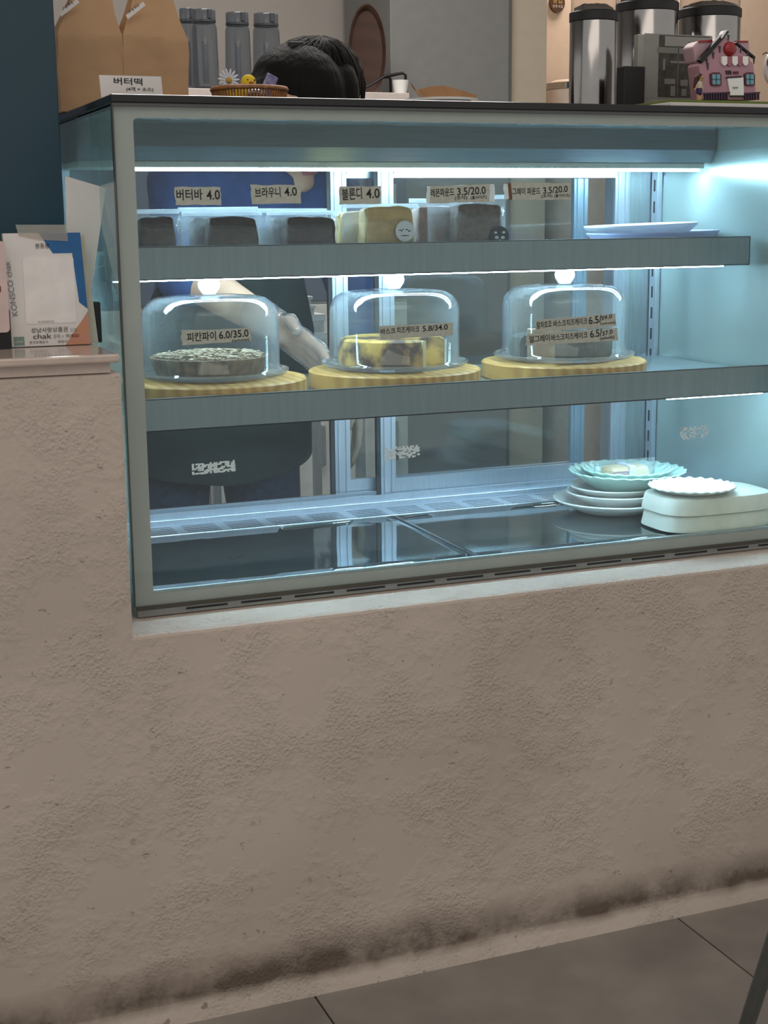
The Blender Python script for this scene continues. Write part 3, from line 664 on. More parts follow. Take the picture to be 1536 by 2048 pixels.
bd = obj('printed_label', box(-.043, -.008, -.0278, -.0268, .002, .019), mat('pink_print', (.62, .42, .40), .6), pk, local=True)
bm = bmesh.new()
for (x0, x1, z0, z1) in ((-.041, -.010, .0165, .0175), (-.041, -.010, .004, .0048), (-.041, -.040, .004, .0175), (-.011, -.010, .004, .0175), (-.036, -.034, .007, .014), (-.030, -.027, .007, .014), (-.024, -.015, .008, .0095), (-.024, -.015, .012, .0135)): bx(bm, x0, x1, -.0284, -.0279, z0, z1)
obj('print', bm, mat('maroon_print', (.20, .10, .12), .6), bd, local=True)
# overturned boat dishes by the glass
def boat(z, label):
    b = Vector((1.070, .170, z)); bm = oval(bmesh.new(), (0, 0, 0), [(.965, .001), (1.0, 0), (1.0, .002), (.965, .022), (.94, .0265), (.90, .028)], .110, .070, 64, 3.6)
    for v in bm.verts:      # finger notch in the lower rim
        a = math.atan2(v.co.y/.076, v.co.x/.112)
        if v.co.z < .004 and abs(a+.62) < .2: v.co.z += .0075*(1-(abs(a+.62)/.2)**2)
    bmesh.ops.translate(bm, vec=b, verts=bm.verts)
    return solo('boat_dish', bm, mat('ivory_ceramic', (.74, .75, .66), .35), label, 'dish', 'overturned dishes by the glass', base=b, smooth=True)
boat(ZF+.0035, 'overturned ivory dish by the glass, lower of two')
boat(ZF+.0320, 'overturned ivory dish by the glass, upper of two')
plate(1.035, .165, ZF+.0605, .073, .011, mat('white_scallop', (.86, .86, .82), .4), 'small white scalloped plate lying on the overturned dishes', 24)

# ================================================================== LEFT COUNTER: signs, card, bags
CZ = .978
def quad_board(pts_px, Yp, dirY):
    return [at(*q, Y=Yp) for q in pts_px]
SY = at(100, 692, Z=CZ).y
def sgn(px, py): return at(px, py, Y=SY)
sb = sgn(100, 692)
sign = thing('payment_sign', (sb.x, SY, CZ), 'white payment sign with blue and orange corners, taped on top', 'sign')
fc = [(5, 467), (160, 465), (182, 691), (22, 693)]
F4 = [sgn(*q) for q in fc]; F4[2].z = F4[3].z = CZ+.0006
def skew(u, v):   # sign face: u right, v down, 0..1
    return F4[0].lerp(F4[1], u).lerp(F4[3].lerp(F4[2], u), v)
def poly(uv, d0, d1): return prism([(skew(*q).x, skew(*q).z) for q in uv], 'Y', SY+d0, SY+d1)
obj('board', poly([(0, 0), (1, 0), (1, 1), (0, 1)], 0, .012), M_CREAM, sign)
obj('face_print', poly([(0, 0), (1, 0), (1, 1), (0, 1)], -.0006, 0), M_WHITEM, sign)
obj('blue_corner', poly([(.46, .0), (1, 0), (1, .68), (.90, .62), (.87, .18), (.62, .18)], -.001, -.0006), mat('blue_print', (.012, .11, .30), .5), sign)
obj('orange_corner', poly([(1, .70), (1, 1), (.68, 1), (.78, .90), (.86, .83), (.94, .76)], -.001, -.0006), mat('orange_print', (.55, .24, .06), .5, scale=14, col2=(.52, .24, .26)), sign)
obj('green_badge', poly([(.04, .91), (.17, .91), (.17, .99), (.04, .99)], -.001, -.0006), mat('green_print', (.20, .29, .24), .5), sign)
obj('blank_panel', prism(rrect(*(lambda a, b: (a.x+.010, b.x-.002, b.z, a.z))(skew(.13, .21), skew(.86, .80)), .004), 'Y', SY-.0014, SY-.0006), mat('panel_white', (.78, .73, .70), .5), sign)
def stext(s, u0, v0, u1, v1, m=M_INK):
    a = skew(u0, v1); b = skew(u1, v1); t = skew(u0, v0); a.y = SY-.0018
    obj('lettering', text_bm(s, a, b-skew(u0, v1), (0, 0, 1), (b-skew(u0, v1)).length, (t-skew(u0, v1)).z), m, sign)
stext('봉동봉', .40, .09, .58, .135); stext('성남사랑상품권', .26, .835, .72, .88); stext('으로', .75, .85, .84, .88, M_INKG)
stext('chak', .28, .89, .51, .935); stext('결제 >', .53, .90, .66, .935, M_INKG); stext('하세요!', .69, .90, .86, .935)
stext('KONSCO', .36, .775, .56, .793, M_INKG); stext('chak', .055, .945, .155, .962, M_WHITEM); stext('한국조폐공사', .23, .953, .46, .978); stext('성남시', .58, .953, .70, .978)
a = skew(.115, .72); b = skew(.065, .24)
V_ = (b-a); obj('lettering', text_bm('KONSCO chak', Vector((a.x, SY-.0018, a.z)), V_, Vector((-V_.z, 0, V_.x)), V_.length, .0075), M_INKG, sign)
obj('clear_tape', poly([(.17, -.075), (.83, -.07), (.83, .075), (.46, .06), (.20, .02)], -.0022, -.0018), glassy('tape_film', (.92, .90, .86), 1.2, .08, haze=.30, hazecol=(.8, .75, .68)), sign)
cbp = [(x, z) for x, z in ((at(q[0], q[1], Y=SY+.018).x, at(q[0], q[1], Y=SY+.018).z) for q in [(30, 478), (168, 470), (197, 690), (60, 692)])]
cbp[2] = (cbp[2][0], CZ+.0005); cbp[3] = (cbp[3][0], CZ+.0005)
solo('cream_board', prism(cbp, 'Y', SY+.016, SY+.026, bev=.001), M_CREAM, 'plain cream board standing right behind the payment sign', 'board', base=(cbp[3][0], SY+.02, CZ))
# second sign cut by the left frame edge
s2 = at(-60, 680, Y=SY-.02)
x_r = at(14, 560, Y=SY-.02).x; zt = at(10, 482, Y=SY-.02).z; zb = at(10, 665, Y=SY-.02).z
ps = thing('pink_sign', (x_r-.06, SY-.02, CZ), 'pale pink rounded card on a black stand at the left edge', 'sign')
obj('card', prism(rrect(x_r-.13, x_r, zb, zt, .006), 'Y', SY-.02, SY-.017), mat('pink_card', (.60, .46, .43), .6), ps)
obj('red_mark', box(x_r-.05, x_r-.009, SY-.0206, SY-.02, zb+.055, zb+.063), mat('dull_red', (.12, .01, .02), .6), ps)
obj('stand', box(x_r-.12, at(20, 680, Y=SY).x, SY-.016, SY-.004, CZ+.0005, zb+.03), M_BLACKP, ps)
# white card leaning by the side glass
cq = [(130, 352), (212, 376), (186, 560), (176, 640), (150, 640)]
cp = [at(*q, Y=SY+.05) for q in cq]
poly_c = [(cp[0].x, cp[0].z), (cp[1].x, cp[1].z), (cp[2].x, cp[2].z), (at(166, 690, Y=SY+.05).x, CZ+.001), (at(140, 690, Y=SY+.05).x, CZ+.001)]
bm = prism(poly_c, 'Y', SY+.05, SY+.0515); solo('white_card', bm, M_WHITEM, 'blank white card leaning between the payment sign and the case', 'card', base=(cp[0].x, SY+.05, CZ))
# black holder and clear pouches stuffed beside the card
q0, q1 = at(184, 605, Y=SY+.02), at(204, 690, Y=SY+.02)
solo('black_holder', box(q0.x, q0.x+.012, SY+.02, SY+.05, CZ+.0005, q0.z, bev=.001), M_BLACKP, 'small black holder between the payment sign and the case', 'holder', base=(q0.x, SY+.03, CZ))
for k, (px_, py_, wl, ht, lb) in enumerate(((194, 610, .012, .060, 'crumpled clear pouch behind the black holder, nearer the sign'), (207, 640, .010, .095, 'crumpled clear pouch against the side glass'))):
    b = at(px_, py_, Y=SY+.10+.03*k); t = thing('clear_pouch', (min(b.x, .024-wl), SY+.085+.035*k, CZ), lb, 'pouch', 'clear pouches beside the case')
    obj('film', pouch(wl, wl, ht, .022, 30+k), glassy('pouch_film', (.90, .93, .92), 1.5, .1, haze=.12, edge=.4, crinkle=1., smudge=.5, sscale=60, s0=.45, s1=.7), t, local=True, smooth='all')
    obj('insert', wobble(box(-wl*.6, wl*.6, -.004, .004, .003, ht*.75, bev=.001), .001, 60, k), mat('grey_insert', (.35, .35, .33), .6), t, local=True)

# ================================================================== ON TOP OF THE CASE
TZ = ZT1+.0005
def kraft_bag(px0, px1, Yp, dep, label, seed, hh=.215, lean=0.):
    a, b = at(px0, 215, Y=Yp).x, at(px1, 205, Y=Yp).x; wd = b-a; cx = (a+b)/2
    t = thing('kraft_bag', (cx, Yp+dep/2, TZ), label, 'paper bag', 'kraft paper bags on the case')
    bm = bmesh.new(); nv = 26; rings = []; nper = 10
    for j in range(nv+1):
        v = j/nv; z = v*hh; k = max(0, (v-.54)/.46); wx = wd/2*(1+.02*math.sin(v*4)-.56*k**.9); dy = dep/2*(1-.95*k**.9)
        ring = []
        for (sx, sy, tx, ty) in ((-1, -1, 1, -1), (1, -1, 1, 1), (1, 1, -1, 1), (-1, 1, -1, -1)):
            for i in range(nper):
                f = i/nper; x = sx+(tx-sx)*f; y = sy+(ty-sy)*f
                pinch = 0
                if abs(x) > .999: pinch = (1-abs(y))*.30*k*wx+(1-abs(y))*.05*wx
                q = Vector((math.copysign(abs(x)*wx-pinch, x)+lean*k*.05, y*dy+k*.012, z))
                n_ = Vector(noise.noise_vector(Vector((q.x*22, q.y*22, q.z*16+seed*11)))); q += n_*.0045*min(1, v*4)
                n_ = Vector(noise.noise_vector(Vector((q.x*60+9, q.y*60, q.z*40+seed*11)))); q += n_*.0014*min(1, v*4)
                if j == 0: q.z = 0
                ring.append(bm.verts.new(q))
        rings.append(ring)
    n = len(rings[0])
    for A, B in zip(rings, rings[1:]):
        for i in range(n): bm.faces.new((A[i], A[(i+1) % n], B[(i+1) % n], B[i]))
    bm.faces.new(rings[0][::-1]); bm.faces.new(rings[-1])
    obj('bag_body', bm, M_KRAFT, t, smooth=True, local=True, angle=28)
    # rolled top with a printed strip
    wt = wd*.22
    obj('rolled_top', wobble(box(-wt-.004+lean*.05, wt+.004+lean*.05, -.002, .024, hh-.004, hh+.022, bev=.004), .002, 30, seed), M_KRAFT, t, local=True, smooth=True)
    return t, cx, wd
for (p0, p1, lb, sd, y_, ln) in ((123, 250, 'brown kraft paper bag next to the teal wall', 1, .43, .35), (254, 378, 'brown kraft paper bag in front of the smoked jugs', 2, .43, .15)):
    t, cx, wd = kraft_bag(p0, p1, y_, .075, lb, sd, lean=ln)
    tp = obj('printed_strip', prism([(-.036, -.004), (-.008, .017), (-.004, .012), (-.033, -.010)], 'Y', -.004, -.0046), M_WHITEM, t, local=True); tp.location = (-.010, -.034, .150)
    obj('print', text_bm('커피', (-.030, -.0052, -.002), (.8, 0, .6), (-.6, 0, .8), .02, .005), M_INK, tp, local=True)
# name card
cc = [at(*q, Y=.19) for q in [(198, 150), (322, 153), (327, 196), (203, 196)]]
BOLD[0] = .012; _tc.clear()
card = thing('name_card', (cc[0].lerp(cc[1], .5).x, .19, TZ), 'white card handwritten 버터떡 standing before the kraft bags', 'card')
obj('card_sheet', prism([(cc[0].x, cc[0].z), (cc[1].x, cc[1].z), (cc[2].x, TZ+.0003), (cc[3].x, TZ+.0003)], 'Y', .19, .1912), M_WHITEM, card)
for (s, q0, q1, h) in (('버터떡', (228, 169), (285, 171), 14), ('(4개 + 소스)', (253, 183), (307, 184), 9)):
    a, b = at(*q0, Y=.1892), at(*q1, Y=.1892); obj('lettering', text_bm(s, a, b-a, (0, 0, 1), (b-a).length, px2m(h, a)), M_INK, card)
BOLD[0] = 0.; _tc.clear()
obj('foot', box(cc[3].x+.01, cc[2].x-.01, .192, .205, TZ, TZ+.001), M_WHITEM, card)

# rattan basket with plush chick, daisy, purple packet
bc = at(499, 191, Y=.42); bk = thing('rattan_basket', (bc.x, .42, TZ), 'shallow brown rattan basket holding small decorations', 'basket')
rb = px2m(77, bc)
obj('rim', lathe([(rb-.004, .035), (rb, .034), (rb+.0015, .0375), (rb-.001, .0415), (rb-.005, .040), (rb-.004, .035)], 64, c=(bc.x, .42, TZ)), M_RATTAN, bk, smooth='all')
obj('base', lathe([(0, 0), (rb*.7, 0), (rb*.72, .003), (0, .003)], 48, c=(bc.x, .42, TZ)), M_RATTAN, bk)
for k in range(72):
    a = 2*PI*k/72; c, s = math.cos(a), math.sin(a)
    obj('rib', tube([(bc.x+rb*.7*c, .42+rb*.7*s, TZ+.002), (bc.x+rb*.9*c, .42+rb*.9*s, TZ+.012), (bc.x+(rb-.002)*c, .42+(rb-.002)*s, TZ+.036)], .0016, 5), M_RATTAN, bk)
zq = TZ+.0035
ch = at(497, 172, Y=.41); ck = thing('plush_chick', (ch.x, .41, zq), 'yellow chick figure looking out of the rattan basket', 'toy')
obj('body', ell((ch.x-.002, .412, zq+.024), (.016, .018, .024)), M_YEL, ck, smooth='all')
hz = at(497, 165, Y=.41).z
obj('head', ell((ch.x, .41, hz), (.0125, .0125, .0125)), M_YEL, ck, smooth='all')
obj('beak', ell((ch.x+.001, .3975, hz-.001), (.0038, .004, .0022), seg=10), mat('orange_beak', (.55, .12, .02), .5), ck, smooth='all')
for dx in (-.004, .0075): obj('eye', ell((ch.x+dx, .399+abs(dx)*.12, hz+.003), (.0015, .0012, .0016), seg=8), M_BLACKP, ck, smooth='all')
e2 = at(456, 180, Y=.415)
solo('plush_egg', wobble(ell((e2.x, .415, zq+.021), (.022, .018, .0205)), .0008, 60), M_YEL, 'plain yellow rounded plush beside the chick', 'toy', base=(e2.x, .415, zq), smooth='all')
fl_ = at(457, 161, Y=.40); dz = thing('daisy_decoration', (fl_.x, .40, TZ+.0345), 'white daisy decoration with yellow heart beside the chick', 'flower')
obj('heart', ell((fl_.x, .397, fl_.z), (.0048, .003, .0048), seg=10), mat('daisy_heart', (.50, .30, .04), .7), dz, smooth='all')
obj('stem', tube([(fl_.x, .40, fl_.z), (fl_.x+.002, .404, fl_.z-.012), (fl_.x+.004, .408, zq+.034)], .0012, 6), mat('stem_green', (.1, .2, .05), .7), dz)
for k in range(15):
    a = 2*PI*k/15+.1; M = Matrix.Rotation(-a, 3, 'Y') @ Matrix.Rotation(random.uniform(-.3, .3), 3, 'X'); c = Vector((fl_.x, .399, fl_.z))+M @ Vector((.0105, 0, 0))
    obj('petal', ell(c, (.0082, .0011, .0019), seg=8, M=M), mat('petal_white', (.62, .64, .70), .6), dz, smooth='all')
pq = at(535, 172, Y=.40)
M = Matrix.Rotation(.45, 3, 'Y'); bm = box(-.010, .010, -.003, .003, -.018, .018, bev=.002); bmesh.ops.transform(bm, matrix=M.to_4x4(), verts=bm.verts); bmesh.ops.translate(bm, vec=(pq.x, .395, pq.z), verts=bm.verts)
pp_ = thing('purple_packet', (pq.x, .395, pq.z-.02), 'small purple packet leaning at the right of the basket', 'packet')
obj('packet_body', bm, mat('purple_foil', (.075, .05, .20), .35, .3, scale=120, col2=(.30, .28, .42)), pp_)
sh = at(512, 184, Y=.385)
solo('silver_candy', wobble(ell((sh.x, .385, TZ+.030), (.016, .009, .008), seg=12), .003, 90), mat('silver_foil', (.45, .47, .50), .3, .7, scale=90), 'crumpled silver wrapped candy before the chick', 'candy', base=(sh.x, .385, TZ+.022))

# white dish with kraft liner
tc_ = at(882, 200, Y=.47); td = thing('lined_dish', (tc_.x, .47, TZ), 'white dish lined with brown baking paper behind the top edge', 'dish')
hr = at(882, 199, Y=.47).z-TZ
rt = px2m(74, tc_)
obj('dish', lathe([(0, 0), (rt*.6, 0), (rt*.66, .004), (rt*.9, hr-.012), (rt*.92, hr-.006), (rt, hr-.004), (rt, hr), (rt*.9, hr-.003), (rt*.62, .006), (0, .006)], 48, c=(tc_.x, .47, TZ)), M_WHITE, td, smooth=True)
lp = [(808, 166), (822, 176), (842, 178), (868, 172), (892, 170), (922, 182), (940, 194), (940, 203), (818, 203)]
bm = bmesh.new(); top = [at(*q, Y=.47) for q in lp[:7]]; n = len(top); A = []; B = []
for k, q in enumerate(top):
    f = k/(n-1); A.append(bm.verts.new((q.x, .44+.05*math.sin(f*PI), q.z))); B.append(bm.verts.new((tc_.x+(f-.5)*rt*1.5, .445+.04*math.sin(f*PI), TZ+hr-.004)))
for k in range(n-1): bm.faces.new((A[k], A[k+1], B[k+1], B[k]))
bmesh.ops.solidify(bm, geom=bm.faces, thickness=.0006); wobble(bm, .0012, 60)
obj('paper_liner', bm, M_KRAFT, td)
wk = [at(*q, Y=.50) for q in [(925, 205), (945, 190), (962, 178)]]
# stainless canisters
def canister(px0, px1, yj, label, Yp, seed):
    a, b = at(px0, 205, Y=Yp), at(px1, 205, Y=Yp); c = Vector(((a.x+b.x)/2, Yp, TZ)); r = (b-a).dot(rgt)/2; zj = at((px0+px1)/2, yj, Y=Yp-r*.9).z-TZ
    t = thing('steel_canister', c, label, 'canister', 'steel canisters on the case')
    obj('steel_body', lathe([(0, 0), (r-.002, 0), (r, .002), (r, zj-.006), (r-.001, zj-.004)], 64, c=c), M_SS, t, smooth=True)
    obj('black_ring', lathe([(r-.001, zj-.006), (r+.0012, zj-.004), (r+.0012, zj+.010), (r-.001, zj+.012), (r-.006, zj+.012), (r-.006, zj-.004)], 64, c=c), M_BLACKP, t, smooth=True)
    obj('window_band', lathe([(r-.002, zj+.010), (r-.002, zj+.045)], 64, c=c), glassy('canister_glass', (.9, .88, .85), 1.4, .03, haze=.12, hazecol=(.5, .42, .34)), t, smooth='all')
    obj('beans', wobble(lathe([(0, zj-.02), (r-.008, zj-.02), (r-.008, zj+.018), (r*.5, zj+.024), (0, zj+.026)], 32, c=c), .003, 120), mat('beans', (.05, .03, .02), .6, var=.4, scale=200), t)
    obj('lid', lathe([(0, zj+.075), (r*.3, zj+.073), (r-.002, zj+.066), (r+.001, zj+.062), (r+.001, zj+.045), (r-.004, zj+.043), (0, zj+.043)], 64, c=c), M_SS, t, smooth=True)
canister(1140, 1229, 32, 'steel canister at the left of three, beside the doorway', .42, 1)
canister(1233, 1346, 11, 'middle steel canister behind the small black box', .50, 2)
canister(1358, 1469, 23, 'steel canister at the right of three, behind the pink house', .54, 3)
# framed shop photo, black box
ph = [at(*q, Y=.33) for q in [(1277, 68), (1424, 80), (1424, 203), (1277, 203)]]
fr = thing('shop_photo_block', (ph[0].x+.05, .33, TZ), 'acrylic photo block showing a shop front beside the pink house', 'photo')
fx0, fx1, fz1 = ph[0].x, ph[0].x+.150, ph[0].z
def pr_(px0, py0, px1, py1): a, b = at(px0, py1, Y=.33), at(px1, py0, Y=.33); return a.x, b.x, a.z, b.z
obj('photo_block', box(fx0, fx1, .33, .345, TZ, fz1, bev=.0015), mat('photo_edge', (.30, .29, .25), .35), fr)
def prn(nm, r, m, k, par=fr): return obj(nm, box(r[0], min(r[1], fx1-.001), .33-.0004*k, .33-.0004*(k-1), max(r[2], TZ+.002), r[3]), m, par)
prn('facade_print', pr_(1286, 72, 1424, 196), mat('photo_grey', (.25, .255, .23), .5), 1)
prn('window_print', pr_(1315, 74, 1420, 194), mat('photo_dark', (.045, .043, .035), .5, var=.5, scale=90), 2)
prn('sign_print', pr_(1329, 76, 1420, 92), mat('photo_pale', (.27, .27, .24), .5), 3)
prn('beam_print', pr_(1315, 98, 1420, 106), mat('photo_mid', (.17, .17, .15), .5), 3)
prn('mullion_print', pr_(1353, 92, 1357, 194), mat('photo_mid', (.17, .17, .15), .5), 3)
for r in ((1325, 118, 1330, 140), (1340, 123, 1375, 126), (1378, 125, 1390, 135), (1328, 158, 1350, 168), (1360, 160, 1375, 172), (1340, 172, 1350, 192), (1362, 178, 1372, 192)): prn('interior_print', pr_(*r), mat('photo_light', (.20, .19, .16), .5), 3)
a = at(1377, 91, Y=.3285); obj('lettering', text_bm('BOS', a, (1, 0, 0), (0, 0, 1), .018, .006), M_INK, fr)
kb = at(1247, 207, Y=.30); kt = at(1291, 133, Y=.30)
solo('small_black_box', box(kb.x, kt.x, .30, .325, TZ, kt.z, bev=.0015), M_BLACKP, 'small matte black box before the steel canisters', 'box', base=((kb.x+kt.x)/2, .31, TZ))
# white board with green edge, house, doll, round ornament
mb = at(1280, 209, Y=.16)
bd = thing('display_mat', (1.06, .2, TZ), 'white display board with a green top under the pink house', 'mat')
mz = at(1440, 201, Y=.15).z
obj('board', box(mb.x+.05, 1.23, .15, .285, TZ, mz-.004, bev=.001), M_WHITEM, bd)
obj('green_top', box(mb.x+.052, 1.229, .151, .284, mz-.004, mz, bev=.0005), mat('grass_green', (.14, .19, .03), .7), bd)
HY = .20
hp = lambda x, y: (at(x, y, Y=HY).x, at(x, y, Y=HY).z)
hb = at(1452, 198, Y=HY)
hs_ = thing('house_ornament', (hb.x, HY+.02, mz), 'pink ceramic house ornament with icing eaves and red ball', 'ornament')
def hpoly(pts, d0, d1, bev=0):
    q = [list(hp(*p)) for p in pts]
    for e in q: e[1] = max(e[1], mz+.0003)
    return prism(q, 'Y', HY+d0, HY+d1, bev=bev)
obj('house_body', hpoly([(1398, 130), (1450, 72), (1508, 128), (1514, 200), (1405, 200)], 0, .035, .002), M_PINK, hs_)
obj('rear_roof', hpoly([(1394, 92), (1406, 80), (1508, 80), (1510, 122), (1400, 124)], .012, .045, .003), mat('pale_pink', (.47, .30, .33), .35), hs_)
for pts, m in (([(1405, 80), (1432, 78), (1432, 82), (1405, 84)], M_RED), ([(1478, 80), (1504, 80), (1504, 83), (1478, 83)], M_RED)): obj('ridge', hpoly(pts, .010, .013), m, hs_)
obj('eave', hpoly([(1396, 120), (1402, 127), (1456, 64), (1450, 60)], -.004, .006, .0005), M_BLACKP, hs_)
obj('eave', hpoly([(1472, 84), (1508, 113), (1509, 117), (1506, 116), (1470, 86)], -.003, .004), M_BLACKP, hs_)
obj('roof_icing', hpoly([(1438, 76), (1446, 62), (1453, 60), (1449, 66), (1441, 78)], -.005, .008, .001), M_WHITE, hs_)
bcx, bcz = hp(1459, 98); obj('red_ball', ell((bcx, HY, bcz), (.0125, .008, .0118)), M_RED, hs_, smooth='all')
for x in (1441, 1462, 1483): obj('awning_stripe', hpoly([(x, 113), (x+11, 113), (x+11, 128), (x+7, 132), (x+3, 131), (x, 126)], -.004, 0, .0005), M_WHITE if x != 0 else M_RED, hs_)
for x in (1452, 1473): obj('awning_stripe', hpoly([(x, 113), (x+10, 113), (x+10, 128), (x+6, 133), (x+2, 131), (x, 126)], -.003, 0), mat('rose', (.36, .11, .15), .4), hs_)
for (x0, x1) in ((1419, 1441), (1487, 1508)):
    wn = obj('window_frame', hpoly([(x0, 148), (x0+6, 145), (x1-4, 145), (x1, 150), (x1, 170), (x1-3, 172), (x0+4, 172), (x0+1, 168)], -.003, 0), mat('maroon', (.10, .012, .025), .4), hs_)
    obj('window_pane', hpoly([(x0+3, 149), (x1-3, 149), (x1-3, 169), (x0+4, 169)], -.0036, -.003), mat('sky_blue', (.16, .36, .42), .4), wn)
    obj('glazing_bar', hpoly([((x0+x1)/2-1, 149), ((x0+x1)/2+1, 149), ((x0+x1)/2+1, 169), ((x0+x1)/2-1, 169)], -.0041, -.0036), mat('teal_bar', (.02, .14, .18), .4), wn)
    obj('glazing_bar', hpoly([(x0+3, 158), (x1-3, 158), (x1-3, 160), (x0+3, 160)], -.0041, -.0036), mat('teal_bar', (.02, .14, .18), .4), wn)
dr = obj('door_panel', hpoly([(1453, 156), (1485, 155), (1486, 192), (1459, 192)], -.003, 0, .0005), M_WHITE, hs_)
obj('door_top', hpoly([(1452, 154), (1481, 152), (1481, 155), (1452, 157)], -.004, 0), M_BLACKP, dr)
obj('door_step', hpoly([(1459, 191), (1488, 191), (1488, 194), (1459, 194)], -.004, 0), M_BLACKP, dr)
qa = at(1465, 179, Y=HY-.0036); obj('lettering', text_bm('open', qa, (1, 0, 0), (0, 0, 1), .011, .0045), M_INK, dr)
for x in (1451, 1455, 1459): obj('drip', hpoly([(x, 141), (x+1.6, 141), (x+3, 149), (x+1.4, 149)], -.002, 0), M_BLACKP, hs_)
obj('name_plate', hpoly([(1466, 143), (1476, 143), (1476, 148), (1466, 148)], -.002, 0), mat('maroon', (.10, .012, .025), .4), hs_)
for (x, y, l) in ((1411, 117, 12), (1424, 104, 14), (1437, 92, 14), (1454, 70, 12), (1479, 92, 14), (1492, 102, 18), (1505, 114, 14), (1413, 126, 14)):
    obj('icicle', hpoly([(x, y), (x+4, y), (x+3, y+l*.6), (x+2, y+l), (x+1, y+l*.6)], -.0022, 0), mat('icing_grey', (.06, .06, .065), .5), hs_)
for k in range(9): obj('fence_post', hpoly([(1408+k*5.4, 188-min(k, 3)), (1411+k*5.4, 188-min(k, 3)), (1411+k*5.4, 200), (1408+k*5.4, 200)], -.003, 0), mat('maroon', (.10, .012, .025), .4) if 0 else mat('plum', (.035, .015, .04), .5), hs_)
for k in range(6): obj('fence_post', hpoly([(1488+k*5.2, 186), (1490.6+k*5.2, 186), (1490.6+k*5.2, 200), (1488+k*5.2, 200)], -.003, 0), mat('plum', (.035, .015, .04), .5), hs_)
for (x0, x1) in ((1406, 1458), (1488, 1518)): obj('fence_rail', hpoly([(x0, 186), (x1, 184), (x1, 187), (x0, 189)], -.0035, 0), mat('plum', (.035, .015, .04), .5), hs_)
# doll
dl = at(1398, 198, Y=.18); dt = thing('doll_figure', (dl.x, .18, mz), 'small long-haired doll figure standing left of the pink house', 'figurine')
def dz_(py): return at(1398, py, Y=.18).z
S = px2m(1, dl)
bmd = body_remesh([((dl.x-2*S, .18, mz+.003), 3.0*S, (dl.x-2*S, .18, dz_(182)), 3.4*S), ((dl.x+3*S, .18, mz+.003), 3.0*S, (dl.x+3*S, .18, dz_(182)), 3.4*S), ((dl.x, .18, dz_(182)), 5*S, (dl.x, .18, dz_(168)), 4.6*S),
    ((dl.x, .18, dz_(168)), 3*S, (dl.x+2*S, .18, dz_(160)), 2.5*S), ((dl.x-5*S, .18, dz_(168)), 2*S, (dl.x-10*S, .18, dz_(180)), 1.8*S), ((dl.x+5*S, .18, dz_(168)), 2*S, (dl.x+7*S, .178, dz_(180)), 1.8*S), ('e', (dl.x+3*S, .18, dz_(156)), (6*S, 5.5*S, 6.5*S))], .0011, 2)
obj('body', bmd, mat('doll_skin', (.50, .29, .13), .5), dt, smooth='all')
obj('hair', body_remesh([('e', (dl.x+1*S, .1815, dz_(153.5)), (7.4*S, 6.4*S, 7*S)), ((dl.x-4*S, .184, dz_(156)), 5*S, (dl.x-8*S, .185, dz_(174)), 2.5*S)], .0012, 2), mat('doll_hair', (.05, .012, .010), .5), dt, smooth='all')
obj('top', body_remesh([((dl.x, .18, dz_(176)), 5.6*S, (dl.x, .18, dz_(167)), 5.2*S)], .0011, 2), mat('doll_top', (.50, .48, .42), .6), dt, smooth='all')
obj('skirt', body_remesh([((dl.x, .18, dz_(186)), 5.8*S, (dl.x, .18, dz_(178)), 5.9*S)], .0011, 2), mat('doll_skirt', (.02, .015, .10), .6), dt, smooth='all')
for dx in (.8, 5.0): obj('eye', ell((dl.x+dx*S, .18-5.3*S, dz_(156)), (.9*S, .6*S, 1.2*S), seg=8), M_BLACKP, dt)
# white round ornament cut by the frame
wo = at(1548, 135, Y=.22); ot = thing('round_ornament', (wo.x, .22, mz), 'white round ceramic ornament with a red mark at the right edge', 'ornament')
obj('ceramic_body', ell((wo.x, .22, max(wo.z, mz+.028)), (px2m(23, wo), .015, px2m(36, wo)), seg=28), M_WHITE, ot, smooth='all')
obj('foot', lathe([(0, 0), (.012, 0), (.010, .008), (0, .008)], 20, c=(wo.x, .22, mz+.0003)), M_WHITE, ot)
obj('red_mark', ell((at(1541, 120, Y=.205).x, .2065, at(1541, 124, Y=.205).z), (.0062, .003, .0085), seg=12), M_RED, ot, smooth='all')
obj('black_line', tube([at(1528, 109, Y=.205)+Vector((0, .004, 0)), at(1533, 105, Y=.204)+Vector((0, .003, 0)), at(1540, 107, Y=.203)], .0009, 6), M_BLACKP, ot)

# ================================================================== PERSON BEHIND THE CASE
def pa(px, py, Y): return at(px, py, Y=Y)
hc = pa(568, 240, .84)
Fd = Vector((.46, -.80, -.30)).normalized(); Ud = Vector((.06, -.26, .95)); Ud = (Ud-Fd*Ud.dot(Fd)).normalized(); Rd = Ud.cross(Fd).normalized()
HM = Matrix((Rd, Fd, Ud)).transposed()      # head frame: x side, y face, z crown
hl = lambda x, y, z: hc+HM @ Vector((x, y, z))
hipL, hipR = Vector((.488, .93, .82)), Vector((.312, .93, .82))
chest = Vector((.455, .90, 1.10)); neckb = Vector((.525, .875, 1.245)); shR, shL = Vector((.345, .885, 1.215)), Vector((.645, .90, 1.20))
elR = pa(372, 548, .78); wrR = pa(552, 655, .60); haR = pa(590, 670, .555)
elL, wrL = Vector((.735, .955, .96)), Vector((.675, .86, .80))
kR, kL, aR, aL = Vector((.30, .91, .46)), Vector((.505, .91, .46)), Vector((.295, .95, .075)), Vector((.515, .95, .075))
